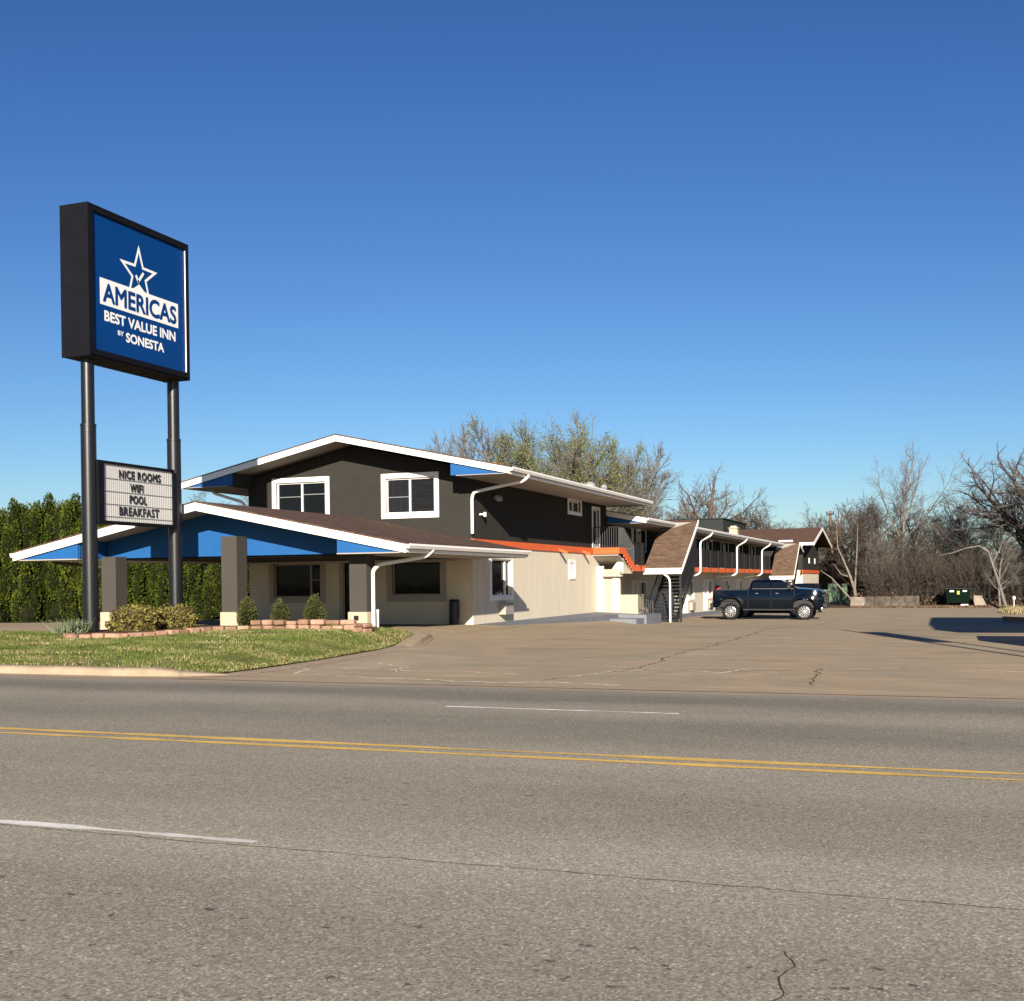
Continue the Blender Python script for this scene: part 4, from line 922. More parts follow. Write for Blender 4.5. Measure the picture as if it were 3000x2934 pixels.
# dumpster
Dm = empty('dumpster', (.25, 108.6, -1.0)); tag(Dm, 'dark green steel dumpster with a yellow label at the edge of the woods', 'dumpster')
x0, x1, y0 = -.78, 1.22, 108.0
MB().hexa([(x0+.12,y0+.25,-.72),(x1-.12,y0+.25,-.72),(x1-.12,y0+1.3,-.72),(x0+.12,y0+1.3,-.72),(x0,y0,.42),(x1,y0,.42),(x1,y0+1.4,.50),(x0,y0+1.4,.50)]).box(x0-.05,x1+.05,y0-.06,y0+1.45,.425,.50).build('bin', M['dumpster'], Dm)
MB().hexa([(x0-.05,y0-.07,.505),(x1+.05,y0-.07,.505),(x1+.05,y0+1.45,.58),(x0-.05,y0+1.45,.58),(x0-.05,y0-.07,.55),(x1+.05,y0-.07,.55),(x1+.05,y0+1.45,.66),(x0-.05,y0+1.45,.66)]).build('lid', M['plastic'], Dm)
MB().box(x0+.1,x0+.22,y0+.3,y0+1.2,-1.0,-.722).box(x1-.22,x1-.1,y0+.3,y0+1.2,-1.0,-.722).build('skid', M['dumpster'], Dm)
MB().box(.15,.36,y0+.02,y0+.035,.02,.34).build('warning_label', M['yellowlabel'], Dm); MB().box(-.45,-.1,y0+.0,y0+.02,.24,.38).box(.62,.95,y0+.0,y0+.02,.26,.38).build('label', M['white'], Dm)
tag(MB().prism([(1.5,109.0,-1.05),(2.6,109.0,-1.05),(2.15,109.0,-.1),(1.5,109.0,-.1)], (0,.8,0)).build('concrete_block', M['barrier'], bevel=.03), 'sloping grey concrete block lying right of the green dumpster', 'concrete block')
tag(MB().box(.45,1.05,107.6,107.9,-1.0,-.82).build('timber_scrap', M['white']), 'short white board lying under the right side of the dumpster', 'board')
tag(MB().tube(bend([(2.35,92,2.0-1.0),(2.30,92,.2),(2.38,91.5,-.4),(2.9,90,-.68),(3.5,88.5,-.72)]), .085, 8).build('bent_pipe', M['rubber'], smooth=True), 'black bent pipe standing up from the far edge of the lot', 'pipe')
tag(MB().bar((2.15,59.5,-.42), (4.2,50.0,-.22), .16, .2).build('steel_beam', M['metalblack']), 'black beam lying in the building shadow at the right edge', 'beam')
tag(MB().lathe([(0,0),(.1,.02),(.13,.12),(.1,.25),(0,.3)], (4.35,100,-.3), 'z', 10).tube([(4.35,100,-.95),(4.35,100,-.3)], .03, 6).build('reflector_post', M['white']), 'small white-topped stake in the brush at the right', 'stake')
# off to the right: canopy and a second pole sign whose shadows fall across the lot
C_ = empty('forecourt_canopy', (10.5, 38, 0)); tag(C_, 'flat canopy roof on posts beyond the right edge', 'canopy')
MB().box(4.35,17,24.2,51.5,4.1,4.75).build('canopy_deck', M['white'], C_)
for x in (6, 15):
    for y in (27, 38, 49): MB().tube([(x,y,-.6),(x,y,4.1)], .14, 12).build('post', M['white'], C_)
Q_ = empty('roadside_sign', (4.4, 17.0, 0)); tag(Q_, 'small two-pole roadside sign beyond the right edge', 'sign')
MB().tube([(4.35,17.0,-.05),(4.35,17.0,7.3)], .07, 10).build('pole', M['pole'], Q_); MB().tube([(4.95,17.15,-.05),(4.95,17.15,6.6)], .06, 10).build('pole', M['pole'], Q_)
MB().box(4.42,5.1,16.7,16.95,4.9,6.8).build('sign_cabinet', M['signwhite'], Q_)

tag(MB().box(2.6,6.2,25.6,28.0,-.05,2.0).build('utility_shed', M['cream']), 'low shed beyond the right edge whose shadow reaches the lot', 'shed')
# ------------------------------------------------------------------ vehicles
def sup(x, c, hw, zt, zb, p=2.6):
    t = abs(x-c)/hw
    return zb if t >= 1 else max(zb, zb+(zt-zb)*(1-t**p)**(1/p))
def body_side(T_, xs, ztop, zbot, wid, rows, paint, close=True, hood=None):
    mb = MB(); grid = []
    for x in xs:
        zt, zb = ztop(x), zbot(x); grid.append([(x, zb+(zt-zb)*k/rows) for k in range(rows+1)])
    for s in (-1, 1):
        b = len(mb.v)
        for c in grid:
            for x, z in c: mb.v.append((x, s*wid(x, z), z))
        m_ = rows+1
        for i in range(len(xs)-1):
            for k in range(rows):
                q = (b+i*m_+k, b+(i+1)*m_+k, b+(i+1)*m_+k+1, b+i*m_+k+1); mb.f.append(q if s < 0 else q[::-1])
    n = len(xs)*(rows+1); m_ = rows+1
    for i in (0, len(xs)-1):
        for k in range(rows):
            q = (i*m_+k, i*m_+k+1, n+i*m_+k+1, n+i*m_+k); mb.f.append(q if i == 0 else q[::-1])
    if hood:
        NH = 8
        for (xa, xb, crown) in hood:
            idx = [i for i, x in enumerate(xs) if xa <= x <= xb]; b = len(mb.v)
            for i in idx:
                x = xs[i]; z = ztop(x); w_ = wid(x, z)
                for j in range(NH+1):
                    t = -1+2*j/NH; mb.v.append((x, t*w_, z+crown*(1-t*t)))
            for ii in range(len(idx)-1):
                for j in range(NH): mb.f.append((b+ii*(NH+1)+j, b+(ii+1)*(NH+1)+j, b+(ii+1)*(NH+1)+j+1, b+ii*(NH+1)+j+1))
    return mb.build('body', M[paint], T_, smooth=True, local=True)
def wheel(T_, x, y, z, r, w_, s, rimm='rim', rr=.68, spokes=12):
    prof = [(r*rr,-w_/2),(r*.9,-w_/2),(r*.98,-w_/2+.03),(r,-w_/2+.06),(r,w_/2-.06),(r*.98,w_/2-.03),(r*.9,w_/2),(r*rr,w_/2)]
    t = MB().lathe(prof, (x, y, z), 'y', 30)
    for k in range(36):
        a = 2*math.pi*k/36; c_, s_ = math.cos(a), math.sin(a)
        t.bar((x+c_*(r+.004), y-w_*.42, z+s_*(r+.004)), (x+c_*(r+.004), y+w_*.42, z+s_*(r+.004)), .02, .02)
    tw = t.build('wheel', M['rubber'], T_, smooth=True, local=True)
    m = MB(); yo = y+s*(w_/2-.015); R0 = r*rr
    m.lathe([(R0*.98, -w_*.45*s),(R0*1.0, .012*s),(R0*.93, .02*s),(R0*.88, -.03*s),(R0*.84,-.09*s)], (x, yo, z), 'y', 30)
    for k in range(spokes):
        a = 2*math.pi*k/spokes; da = .11
        p = [(x+R0*.16*math.cos(a-.3), yo-s*.01, z+R0*.16*math.sin(a-.3)), (x+R0*.9*math.cos(a-da), yo-s*.02, z+R0*.9*math.sin(a-da)), (x+R0*.9*math.cos(a+da), yo-s*.02, z+R0*.9*math.sin(a+da)), (x+R0*.16*math.cos(a+.3), yo-s*.01, z+R0*.16*math.sin(a+.3))]
        m.prism(p, (0, -s*.05, 0))
    m.lathe([(0,.02*s),(R0*.17,.02*s),(R0*.2,-.03*s)], (x, yo, z), 'y', 12)
    m.build('rim', M[rimm], tw, smooth=True, local=True)
    MB().lathe([(0,-s*.14),(R0*.9,-s*.14),(R0*.9,-s*.16)], (x, yo, z), 'y', 20).build('brake_disc', M['plastic'], tw, local=True)
def pickup():
    T_ = empty('pickup_truck', (0,0,0))
    xs = [.12+.045*i for i in range(127)]
    def ztop(x):
        if x < 1.96: return 1.585+.03*(x/1.96)
        if x < 4.42: return 1.62
        if x < 5.35: return 1.63-.05*((x-4.42)/.93)**1.5
        return 1.58-.20*((x-5.35)/.47)**2
    cR, cF = 1.06, 4.84
    zbot = lambda x: max(.60 if 1.6 < x < 4.3 else (.72 if x < .6 else .66), sup(x, cR, .56, 1.15, .6), sup(x, cF, .56, 1.15, .6))
    def wid(x, z):
        w_ = .985-.075*((z-1.05)/.55)**2
        if x > 5.1: w_ -= .22*((x-5.1)/.72)**2.2
        if x < .3: w_ -= .03*((.3-x)/.18)**2
        d = min(abs(x-cR), abs(x-cF))
        if d < .72 and z > .7: w_ += .028*max(0, 1-abs(math.hypot(d, (z-.6))-.62)/.12)
        return w_
    bd = body_side(T_, xs, ztop, zbot, wid, 12, 'truckpaint', hood=[(4.38,6,.055)])
    # bed
    mb = MB()
    mb.box(.12,1.96,-.93,-.80,1.56,1.60).box(.12,1.96,.80,.93,1.56,1.60).box(.12,.2,-.80,.80,1.0,1.585).box(.2,1.96,-.80,-.78,1.0,1.58).box(.2,1.96,.78,.80,1.0,1.58).box(.2,1.96,-.78,.78,.98,1.02)
    mb.build('bed_liner', M['plastic'], bd, local=True)
    # cab
    def ring(x0, x1, w0, w1, z, rc=.06): return [(x0,-w0,z),(x1,-w1,z),(x1,w1,z),(x0,w0,z)]
    lv = [ring(2.0,4.46,.925,.90,1.60), ring(2.03,4.30,.90,.88,1.70), ring(2.12,3.80,.80,.78,1.99), ring(2.17,3.68,.76,.74,2.06), ring(2.3,3.5,.62,.62,2.11), ]
    mb = MB()
    for r_ in lv: mb.v += r_
    for i in range(len(lv)-1):
        for k in range(4): mb.f.append((i*4+k, i*4+(k+1)%4, (i+1)*4+(k+1)%4, (i+1)*4+k))
    n = (len(lv)-1)*4; mb.f.append((n, n+1, n+2, n+3))
    cab = mb.build('cab', M['truckpaint'], T_, local=True, bevel=.03)
    def lerp(a, b, t): return tuple(a[i]+(b[i]-a[i])*t for i in range(3))
    def sidepatch(s, xa0, xa1, xb0, xb1, z0, z1, off):   # x range at z0 and at z1
        def yy(z): 
            t = (z-1.70)/(1.99-1.70); return s*((.90+(.80-.90)*t)+off) if z > 1.7 else s*(.925-.25*(z-1.6)+off)
        return [(xa0,yy(z0),z0),(xa1,yy(z0),z0),(xb1,yy(z1),z1),(xb0,yy(z1),z1)]
    for s in (-1, 1):
        for (a0,a1,b0,b1,nm) in ((2.20,3.12,2.26,3.10,'rear_side_window'),(3.18,4.22,3.16,3.74,'front_side_window')):
            q = sidepatch(s, a0, a1, b0, b1, 1.645, 1.965, .010)
            w_ = MB().prism(q, (0, s*.006, 0)).build(nm, M['tint'], cab, local=True)
        q = MB()
        for (x0,z0,x1,z1) in ((2.18,1.635,4.30,1.635),):
            q.bar((x0,s*.938,z0),(x1,s*.93,z1),.012,.02)
        q.bar((2.19,s*.93,1.64),(2.25,s*.83,1.975),.012,.02); q.build('window_trim', M['chrome'], cab, local=True)
    t = MB().prism([(4.42,-.80,1.665),(4.42,.80,1.665),(3.84,.70,1.985),(3.84,-.70,1.985)], (.012,0,.012)).build('windshield', M['tint'], cab, local=True)
    MB().prism([(2.0,-.7,1.68),(2.0,.7,1.68),(2.10,.66,1.95),(2.10,-.66,1.95)], (-.012,0,.0)).build('rear_window', M['tint'], cab, local=True)
    for s in (-1, 1):
        for x in (2.35, 3.38):
            MB().box(x, x+.16, min(s*.985,s*1.015), max(s*.985,s*1.015), 1.375, 1.42).build('door_handle', M['chrome'], bd, local=True, bevel=.006)
        MB().box(4.02,4.17,min(s*.96,s*1.20),max(s*.96,s*1.20),1.60,1.86).build('mirror', M['plastic'], bd, local=True, bevel=.04)
        MB().box(4.008,4.019,min(s*1.0,s*1.19),max(s*1.0,s*1.19),1.63,1.84).build('mirror_glass', M['chrome'], bd, local=True)
        g_ = MB()
        for x in (1.975, 3.15, 4.33): g_.bar((x,s*.992,.66),(x,s*.955,1.60),.012,.012)
        g_.build('panel_gap', M['plastic'], bd, local=True)
        MB().box(1.7,4.2,min(s*.80,s*1.0),max(s*.80,s*1.0),.50,.585).build('side_step', M['plastic'], T_, local=True, bevel=.02)
        MB().box(5.52,5.78,min(s*.66,s*.80),max(s*.66,s*.80),1.20,1.34).build('headlight', M['chrome'], bd, local=True, bevel=.03)
        MB().box(.095,.13,min(s*.72,s*.94),max(s*.72,s*.94),1.05,1.5).build('tail_light', M['red'], bd, local=True, bevel=.01)
        sp = MB()
        for c in (cR, cF): sp.bar((c-.1,s*.55,.5),(c+.12,s*.5,1.1),.08,.08).bar((c+.12,s*.52,.5),(c-.05,s*.55,1.1),.06,.06)
        sp.build('shock_absorber', M['chrome'], T_, local=True)
    MB().box(5.80,5.86,-.70,.70,.92,1.36).build('grille', M['plastic'], bd, local=True, bevel=.02)
    g_ = MB()
    for z in (1.0,1.1,1.2,1.3): g_.box(5.862,5.872,-.66,.66,z,z+.025)
    g_.box(5.872,5.884,-.14,.14,1.12,1.17); g_.build('grille_bar', M['chrome'], bd, local=True)
    MB().box(5.72,5.98,-.90,.90,.62,.88).build('front_bumper', M['plastic'], T_, local=True, bevel=.06)
    MB().box(-.04,.16,-.92,.92,.64,.88).build('rear_bumper', M['plastic'], T_, local=True, bevel=.04)
    MB().box(.4,5.5,-.5,-.38,.52,.66).box(.4,5.5,.38,.5,.52,.66).box(cR-.06,cR+.06,-.8,.8,.34,.46).box(cF-.06,cF+.06,-.8,.8,.34,.46).box(1.6,4.2,-.45,.45,.55,.6).build('chassis', M['plastic'], T_, local=True)
    MB().box(.5,5.4,-.70,.70,.66,1.05).build('inner_wheelhouse', M['plastic'], T_, local=True)
    for x in (cR, cF):
        for s in (-1, 1): wheel(T_, x, s*.89, .435, .435, .34, s, rr=.66)
    return T_
PK = pickup(); PK.location = (-12.15, 62.2, hgt(-9.5, 61.6)); PK.rotation_euler = (0, R(.35), R(1.5))
tag(PK, 'dark navy lifted crew cab pickup truck with chrome wheels parked in the lot', 'pickup truck')
def car(name, L=4.7, H=1.45, belt=.92, gl=1.15, suv=False):
    T_ = empty(name, (0,0,0)); cR, cF = .95, L-.95
    xs = [i*L/90 for i in range(91)]
    def ztop(x):
        t = x/L
        return (belt-.1*max(0,(.12-t)/.12)**2 if t < .6 else belt-.22*((t-.6)/.4)**2.2)
    zbot = lambda x: max(.28, sup(x, cR, .40, .72, .28), sup(x, cF, .40, .72, .28))
    wid = lambda x, z: .90-.08*((z-.6)/.4)**2-.16*max(0,(abs(x/L-.5)-.38)/.12)**2
    bd = body_side(T_, xs, ztop, zbot, wid, 8, 'carpaint', hood=[(0,L,.03)])
    xr0, xr1 = (.15, L*.70) if suv else (.55, L*.70)
    lv = [[(xr0,-.80,belt-.02),(xr1,-.80,belt-.02),(xr1,.80,belt-.02),(xr0,.80,belt-.02)], [(xr0+.35*(1 if suv else 1.4),-.66,H-.05),(xr1-.75,-.66,H-.05),(xr1-.75,.66,H-.05),(xr0+.35*(1 if suv else 1.4),.66,H-.05)]]
    mb = MB(); mb.hexa(lv[0]+lv[1]); cab = mb.build('cabin_glass', M['tint'], T_, local=True, bevel=.03)
    x0, x1 = lv[1][0][0], lv[1][1][0]
    MB().hexa([(x0-.03,-.68,H-.05),(x1+.03,-.68,H-.05),(x1+.03,.68,H-.05),(x0-.03,.68,H-.05),(x0+.1,-.58,H),(x1-.1,-.58,H),(x1-.1,.58,H),(x0+.1,.58,H)]).build('roof_panel', M['carpaint'], T_, local=True, bevel=.02)
    for s in (-1, 1):
        p = MB()
        for xa, xb in ((xr0,x0),(xr0+(xr1-xr0)*.5,(x0+x1)/2),(xr1,x1)): p.bar((xa,s*.815,belt),(xb,s*.675,H-.05),.07,.03)
        p.build('pillar', M['carpaint'], T_, local=True)
        MB().box(L-.28,L-.03,min(s*.45,s*.74),max(s*.45,s*.74),.58,.70).build('headlight', M['chrome'], bd, local=True, bevel=.02)
        MB().box(.0,.12,min(s*.5,s*.78),max(s*.5,s*.78),.62,.76).build('tail_light', M['red'], bd, local=True, bevel=.01)
        MB().box(xr1-.45,xr1-.3,min(s*.84,s*1.0),max(s*.84,s*1.0),belt-.02,belt+.14).build('mirror', M['carpaint'], bd, local=True, bevel=.02)
    MB().box(.5,L-.5,-.7,.7,.22,.6).build('chassis', M['plastic'], T_, local=True)
    for x in (cR, cF):
        for s in (-1, 1): wheel(T_, x, s*.78, .33, .33, .22, s, rr=.72, spokes=10)
    return T_
c1 = car('parked_car'); c1.location = (-12.15, 67.2, hgt(-10, 67)); tag(c1, 'dark low car parked behind the pickup with only a bright wheel showing beneath it', 'car')
c2 = car('parked_suv', L=4.9, H=1.95, belt=1.15, suv=True); c2.location = (-9.15, 80.5, hgt(-9, 80)); c2.rotation_euler = (0, 0, R(-92)); tag(c2, 'black tall vehicle parked behind the bonnet of the pickup', 'suv')
# ------------------------------------------------------------------ trees
class TreeB:
    def __init__(s, seed): s.r = np.random.RandomState(seed); s.th = []; s.tw = []; s.tips = []
    def branch(s, p, d, L, r, lvl, sp):
        rg = s.r; n = sp['seg'][min(lvl, len(sp['seg'])-1)]
        P = [p]; Rd = [r]; D = [d]; tr = sp['trop'][min(lvl, len(sp['trop'])-1)]; wg = sp['wig'][min(lvl, len(sp['wig'])-1)]
        tap = sp.get('taper', .45) if lvl else .6
        for i in range(n):
            d = d + rg.normal(0, wg, 3) + np.array([0, 0, tr]); d = d/np.linalg.norm(d)
            if 'env' in sp and lvl and len(P) > 1 and ((p[0]**2+p[1]**2)/sp['env'][1]**2+((p[2]-sp['env'][0])/sp['env'][2])**2) > rg.uniform(.82, 1.05): break
            p = p + d*L/n; P.append(p); Rd.append(r*(1-(1-tap)*(i+1)/n)); D.append(d)
        (s.th if lvl < sp['thick'] else s.tw).append((np.array(P), np.array(Rd), 7 if lvl == 0 else 5 if lvl == 1 else 3))
        if lvl >= sp['levels']: s.tips.append(P[-1]); return
        n = len(P)-1
        k = sp['kids'][lvl]; t0 = sp['start'][min(lvl, len(sp['start'])-1)]
        k = int(k + rg.randint(-1, 2)) if k > 3 else k
        for j in range(k):
            t = t0+(1-t0)*(j+rg.uniform(.2, .9))/k; f = t*n; i = min(int(f), n-1); q = P[i]+(P[i+1]-P[i])*(f-i); dd = D[i+1]
            a = rg.uniform(0, 2*math.pi)+j*2.4; ang = R(rg.uniform(*sp['ang'][min(lvl, len(sp['ang'])-1)]))
            u = np.cross(dd, [0, 0, 1.]) if abs(dd[2]) < .95 else np.cross(dd, [1., 0, 0]); u /= np.linalg.norm(u); v = np.cross(dd, u)
            nd_ = dd*math.cos(ang)+(u*math.cos(a)+v*math.sin(a))*math.sin(ang)
            ratio = sp['ratio'][min(lvl, len(sp['ratio'])-1)]
            s.branch(q, nd_, L*ratio*rg.uniform(.75, 1.15)*(1.15-.45*t if lvl else 1), max(Rd[i]*rg.uniform(.45, .65), sp['rmin']), lvl+1, sp)
        if lvl or sp.get('lead', True):
            s.branch(P[-1], D[-1], L*sp['ratio'][min(lvl, len(sp['ratio'])-1)]*.8, max(Rd[-1]*.9, sp['rmin']), lvl+1, sp)
    @staticmethod
    def mesh(name, br, m):
        V, Fq, b = [], [], 0
        for P, Rd, n in br:
            d = np.gradient(P, axis=0); d /= np.linalg.norm(d, axis=1)[:, None]+1e-9
            ref = np.array([1., 0, 0]) if abs(d[0][0]) < .8 else np.array([0, 1., 0])
            u = ref-d*(d@ref)[:, None]; u /= np.linalg.norm(u, axis=1)[:, None]+1e-9; v = np.cross(d, u)
            a = np.arange(n)*2*math.pi/n
            ring = P[:, None]+(u[:, None]*np.cos(a)[None, :, None]+v[:, None]*np.sin(a)[None, :, None])*Rd[:, None, None]
            V.append(ring.reshape(-1, 3)); m_ = len(P); i = np.arange(m_-1)[:, None]*n; k = np.arange(n)[None]; k2 = (k+1) % n
            Fq.append((b+np.stack([i+k, i+k2, i+n+k2, i+n+k], -1)).reshape(-1, 4)); b += m_*n
        return raw_mesh(name, np.concatenate(V), np.concatenate(Fq), m)
def scatter_leaves(name, C, size, m, seed, flat=.0, n_up=None):
    rg = np.random.RandomState(seed); n = len(C)
    a = rg.normal(0, 1, (n, 3)); a /= np.linalg.norm(a, axis=1)[:, None]
    if n_up is not None: a = a*.6+n_up; a /= np.linalg.norm(a, axis=1)[:, None]
    b = np.cross(a, rg.normal(0, 1, (n, 3))); b /= np.linalg.norm(b, axis=1)[:, None]
    s_ = size*rg.uniform(.6, 1.4, n)[:, None]
    V = np.stack([C-b*s_*.5, C+a*s_*.6-b*s_*0, C+b*s_*.5, C-a*s_*.8], 1)
    return raw_mesh(name, V.reshape(-1, 3), np.arange(n*4).reshape(-1, 4), m)
UP = dict(levels=4, thick=3, kids=[11,11,6,5], seg=[3,6,4,2,2], trop=[.02,.03,.03,.03,.02], wig=[.03,.05,.10,.16,.2], ang=[(14,50),(16,38),(20,45),(20,60)], ratio=[1.75,.55,.50,.5], start=[.42,.15,.1,.1], rmin=.009, lead=False, env=(5.9,3.3,4.0))
WIDE = dict(levels=4, thick=3, kids=[11,8,7,6], seg=[4,7,5,3,2], trop=[.0,-.01,.0,.02,.03], wig=[.06,.10,.16,.22,.25], ang=[(22,68),(25,55),(25,60),(20,60)], ratio=[.95,.55,.5,.5], start=[.45,.2,.15,.1], rmin=.009)
THK = dict(levels=4, thick=2, kids=[9,7,6,6], seg=[5,4,3,2,2], trop=[.02,.06,.06,.04,.03], wig=[.07,.12,.18,.22,.25], ang=[(30,65),(25,60),(25,65),(20,60)], ratio=[.55,.55,.55,.6], start=[.2,.15,.1,.1], rmin=.012)
TALL = dict(levels=4, thick=3, kids=[6,8,6,5], seg=[7,6,4,2,2], trop=[.01,.05,.06,.04,.03], wig=[.03,.07,.12,.2,.25], ang=[(14,42),(20,45),(25,55),(20,60)], ratio=[.85,.42,.45,.5], start=[.72,.15,.12,.1], rmin=.009)
POLL = dict(levels=4, thick=3, kids=[9,5,4,4], seg=[5,5,4,2,2], trop=[.0,.12,.06,.04,.03], wig=[.06,.12,.18,.22,.25], ang=[(40,80),(25,60),(25,60),(20,60)], ratio=[.6,.5,.5,.55], start=[.35,.25,.15,.1], rmin=.012, taper=.35)
def make_tree(key, seed, sp, h0, r0_, bark, twig, buds=0, lean=(0,0)):
    T_ = TreeB(seed); T_.branch(np.array([0., 0, -.2]), np.array([lean[0], lean[1], 1.]), h0, r0_, 0, sp)
    allz = max(P[:, 2].max() for P, _, _ in T_.th+T_.tw)
    tm = TreeB.mesh('trunk', T_.th, bark); cm = TreeB.mesh('crown', T_.tw, twig); bmsh = None
    if buds:
        rg = np.random.RandomState(seed); tips = np.array(T_.tips); C = np.repeat(tips, buds, 0)+rg.normal(0, .12, (len(tips)*buds, 3))
        cxx = np.sin(C[:, 0]*1.1+1)*np.sin(C[:, 2]*.8+C[:, 1]); C = C[cxx > -.35]
        bmsh = scatter_leaves('leaf_buds', C, .055, M['bud'], seed)
    return dict(t=tm, c=cm, b=bmsh, h=allz)
K = {}
K['up1'] = make_tree('up1', 11, UP, 3.6, .22, M['barkgrey'], M['barkgrey'])
K['up2'] = make_tree('up2', 12, UP, 3.6, .24, M['barkgrey'], M['barkgrey'], buds=5)
K['up3'] = make_tree('up3', 23, UP, 3.8, .26, M['barkgrey'], M['barkgrey'], buds=4)
K['thk1'] = make_tree('thk1', 31, THK, 6.0, .16, M['barkdark'], M['barkdark'])
K['thk2'] = make_tree('thk2', 32, THK, 6.0, .17, M['barkbrown'], M['barkbrown'], lean=(.12,0))
K['thk3'] = make_tree('thk3', 33, THK, 6.5, .15, M['barkpale'], M['barkgrey'], lean=(-.15,0))
K['wide1'] = make_tree('wide1', 44, WIDE, 5.4, .40, M['barkdark'], M['barkgrey'], lean=(-.1,0))
K['tall1'] = make_tree('tall1', 51, TALL, 8.0, .17, M['barkpale'], M['barkpale'])
K['poll1'] = make_tree('poll1', 61, POLL, 6.0, .34, M['barkbrown'], M['barkgrey'])
def put(key, x, y, h, rz, label, group=None, wide=1.0, z=None):
    k = K[key]; s_ = h/k['h']; z = hgt(x, y)-.05 if z is None else z
    T_ = empty('bare_tree' if not k['b'] else 'budding_tree', (x, y, z), rz); T_.scale = (s_*wide, s_*wide, s_); tag(T_, label, 'tree', group)
    link('trunk', k['t'], T_); link('crown', k['c'], T_)
    if k['b']: link('leaf_buds', k['b'], T_)
    return T_
# behind the motel
def trees(rows, group):
    for (k, x, y, zt, rz, wd, lab) in rows: put(k, x, y, zt-hgt(x, y), rz, lab, group, wd)
trees([('up1',-36.5,90,15.6,.3,.85,'rounded leafless fine-twigged grey tree above the right roof slope of the front block'),
       ('up2',-33.0,92,15.8,1.2,1.0,'tree with pale green buds, left of the tallest budding tree'),
       ('up3',-30.3,96,16.8,2.2,1.05,'tallest budding tree above the front block roof'),
       ('up2',-28.4,97,14.2,4.4,.75,'yellow-green budding tree hugging the right side of the tallest one'),
       ('up1',-35.0,95,12.6,2.0,.7,'thin leafless tree between the leftmost grey crown and the budding trees'),
       ('up1',-28.2,103,14.4,3.9,.95,'bushy leafless tree right of the tallest budding tree')], 'trees behind the front block')
trees([('thk1',-29.6,126,12.0,.4,1.1,'dark scrubby tree behind the dark flat roof, left of the stubby one'),
       ('thk2',-26.6,127,12.6,1.4,1.0,'thin brownish tree just left of the stubby brown-trunked tree'),
       ('poll1',-24.9,124,14.4,2.4,1.1,'stubby thick brown-trunked tree with ragged shoots behind the guest wing'),
       ('thk1',-22.6,126,11.0,3.3,1.1,'low spreading bare tree right of the stubby brown-trunked tree'),
       ('thk2',-20.4,127,9.6,5.1,1.1,'low reddish brush tree behind the chimney'),
       ('thk1',-18.6,131,9.3,.9,1.1,'low bare tree over the ridge of the far cross wing'),
       ('thk2',-16.9,136,8.6,2.9,1.0,'lowest bare tree over the right part of the cross wing ridge')], 'trees behind the guest wing')
trees([('thk1',-12.6,134,10.2,.2,1.0,'bare dark tree behind the wooden utility pole'),
       ('thk1',-9.9,135,11.2,1.2,1.0,'bare dark-limbed tree right of the wooden utility pole'),
       ('thk1',-7.9,118,10.6,2.2,1.1,'dense dark round-topped bare tree left of the tall pale one'),
       ('thk2',-6.1,126,10.0,3.2,1.0,'brownish bare tree half hidden left of the tall pale tree'),
       ('tall1',-4.7,121,15.4,.7,1.05,'tall pale-barked leafless tree standing above the woods'),
       ('thk1',-2.4,119,9.0,4.0,1.1,'dark bare tree just right of the tall pale one'),
       ('thk2',-.4,122,8.4,5.0,1.1,'brown bare tree above the green dumpster'),
       ('thk3',1.9,119,10.0,.5,1.1,'bare grey tree right of the dumpster'),
       ('thk1',4.2,123,10.4,1.9,1.2,'dark bare tree beneath the arching limbs of the big tree'),
       ('wide1',6.2,111,14.8,2.6,1.25,'big dark tree with long arching limbs at the right edge'),
       ('thk3',-7.6,113.5,6.8,3.0,.9,'pale crooked young tree behind the left end of the barriers'),
       ('thk3',3.6,108,5.6,4.4,.9,'leaning pale sapling by the white-topped stake'),
       ('thk2',8.6,118,10.5,.1,1.2,'brown bare tree at the far right edge behind the big one'),
       ('thk2',-9.8,128,10.4,2.1,1.1,'thin brown tree in the woods between the pole and the round-topped tree'),
       ('thk1',-3.4,130,10.6,1.1,1.2,'dark tree deep in the woods behind the tall pale one'),
       ('thk1',-14.4,140,9.6,4.6,1.1,'distant bare tree left of the wooden utility pole')], 'bare trees of the woods at the far edge of the lot')
trees([('thk1',-59,80,9.6,.3,1.2,'bare tree seen between the two roofs, left one'),('thk1',-55.0,79,9.6,1.3,1.3,'bare tree seen between the two roofs, middle one'),
       ('thk3',-53.5,83,10.6,2.3,1.3,'bare tree seen between the two roofs beside the dark wall'),
       ('thk1',-62.5,70,9.3,3.3,.8,'bare treetop showing over the hedge left of the sign pole'),('thk3',-69,72,8.9,4.3,.8,'faint bare treetop over the left end of the hedge')], 'bare trees beyond the hedge')
# undergrowth: nobody could count its stems
rg_ = np.random.RandomState(77); BR = []
for i in range(7500):
    x = rg_.uniform(-17, 14); y = rg_.uniform(110.5, 126)
    if x < -7.2+(y > 118)*.6: y = rg_.uniform(131.5, 146)
    z = hgt(x, y)
    h_ = rg_.uniform(1.2, 4.4)*(1 if rg_.rand() < .75 else 1.6); d = rg_.normal(0, .30, 2)
    P = [np.array([x, y, z])]; 
    for k in range(4):
        d = d+rg_.normal(0, .14, 2); P.append(P[-1]+np.array([d[0]*h_/4, d[1]*h_/4, h_/4]))
    BR.append((np.array(P), np.linspace(.026, .010, 5), 3))
    for k in range(1, 4):
        for q in range(3):
            e = rg_.normal(0, .38, 3)+np.array([0, 0, .28]); BR.append((np.stack([P[k], P[k]+e, P[k]+e*1.7+rg_.normal(0, .14, 3)]), np.array([.013, .011, .008]), 3))
um = TreeB.mesh('undergrowth', BR, M['barkdark']); tag(link('undergrowth', um), 'dense dark tangle of leafless undergrowth along the woods', 'undergrowth', kind='stuff')
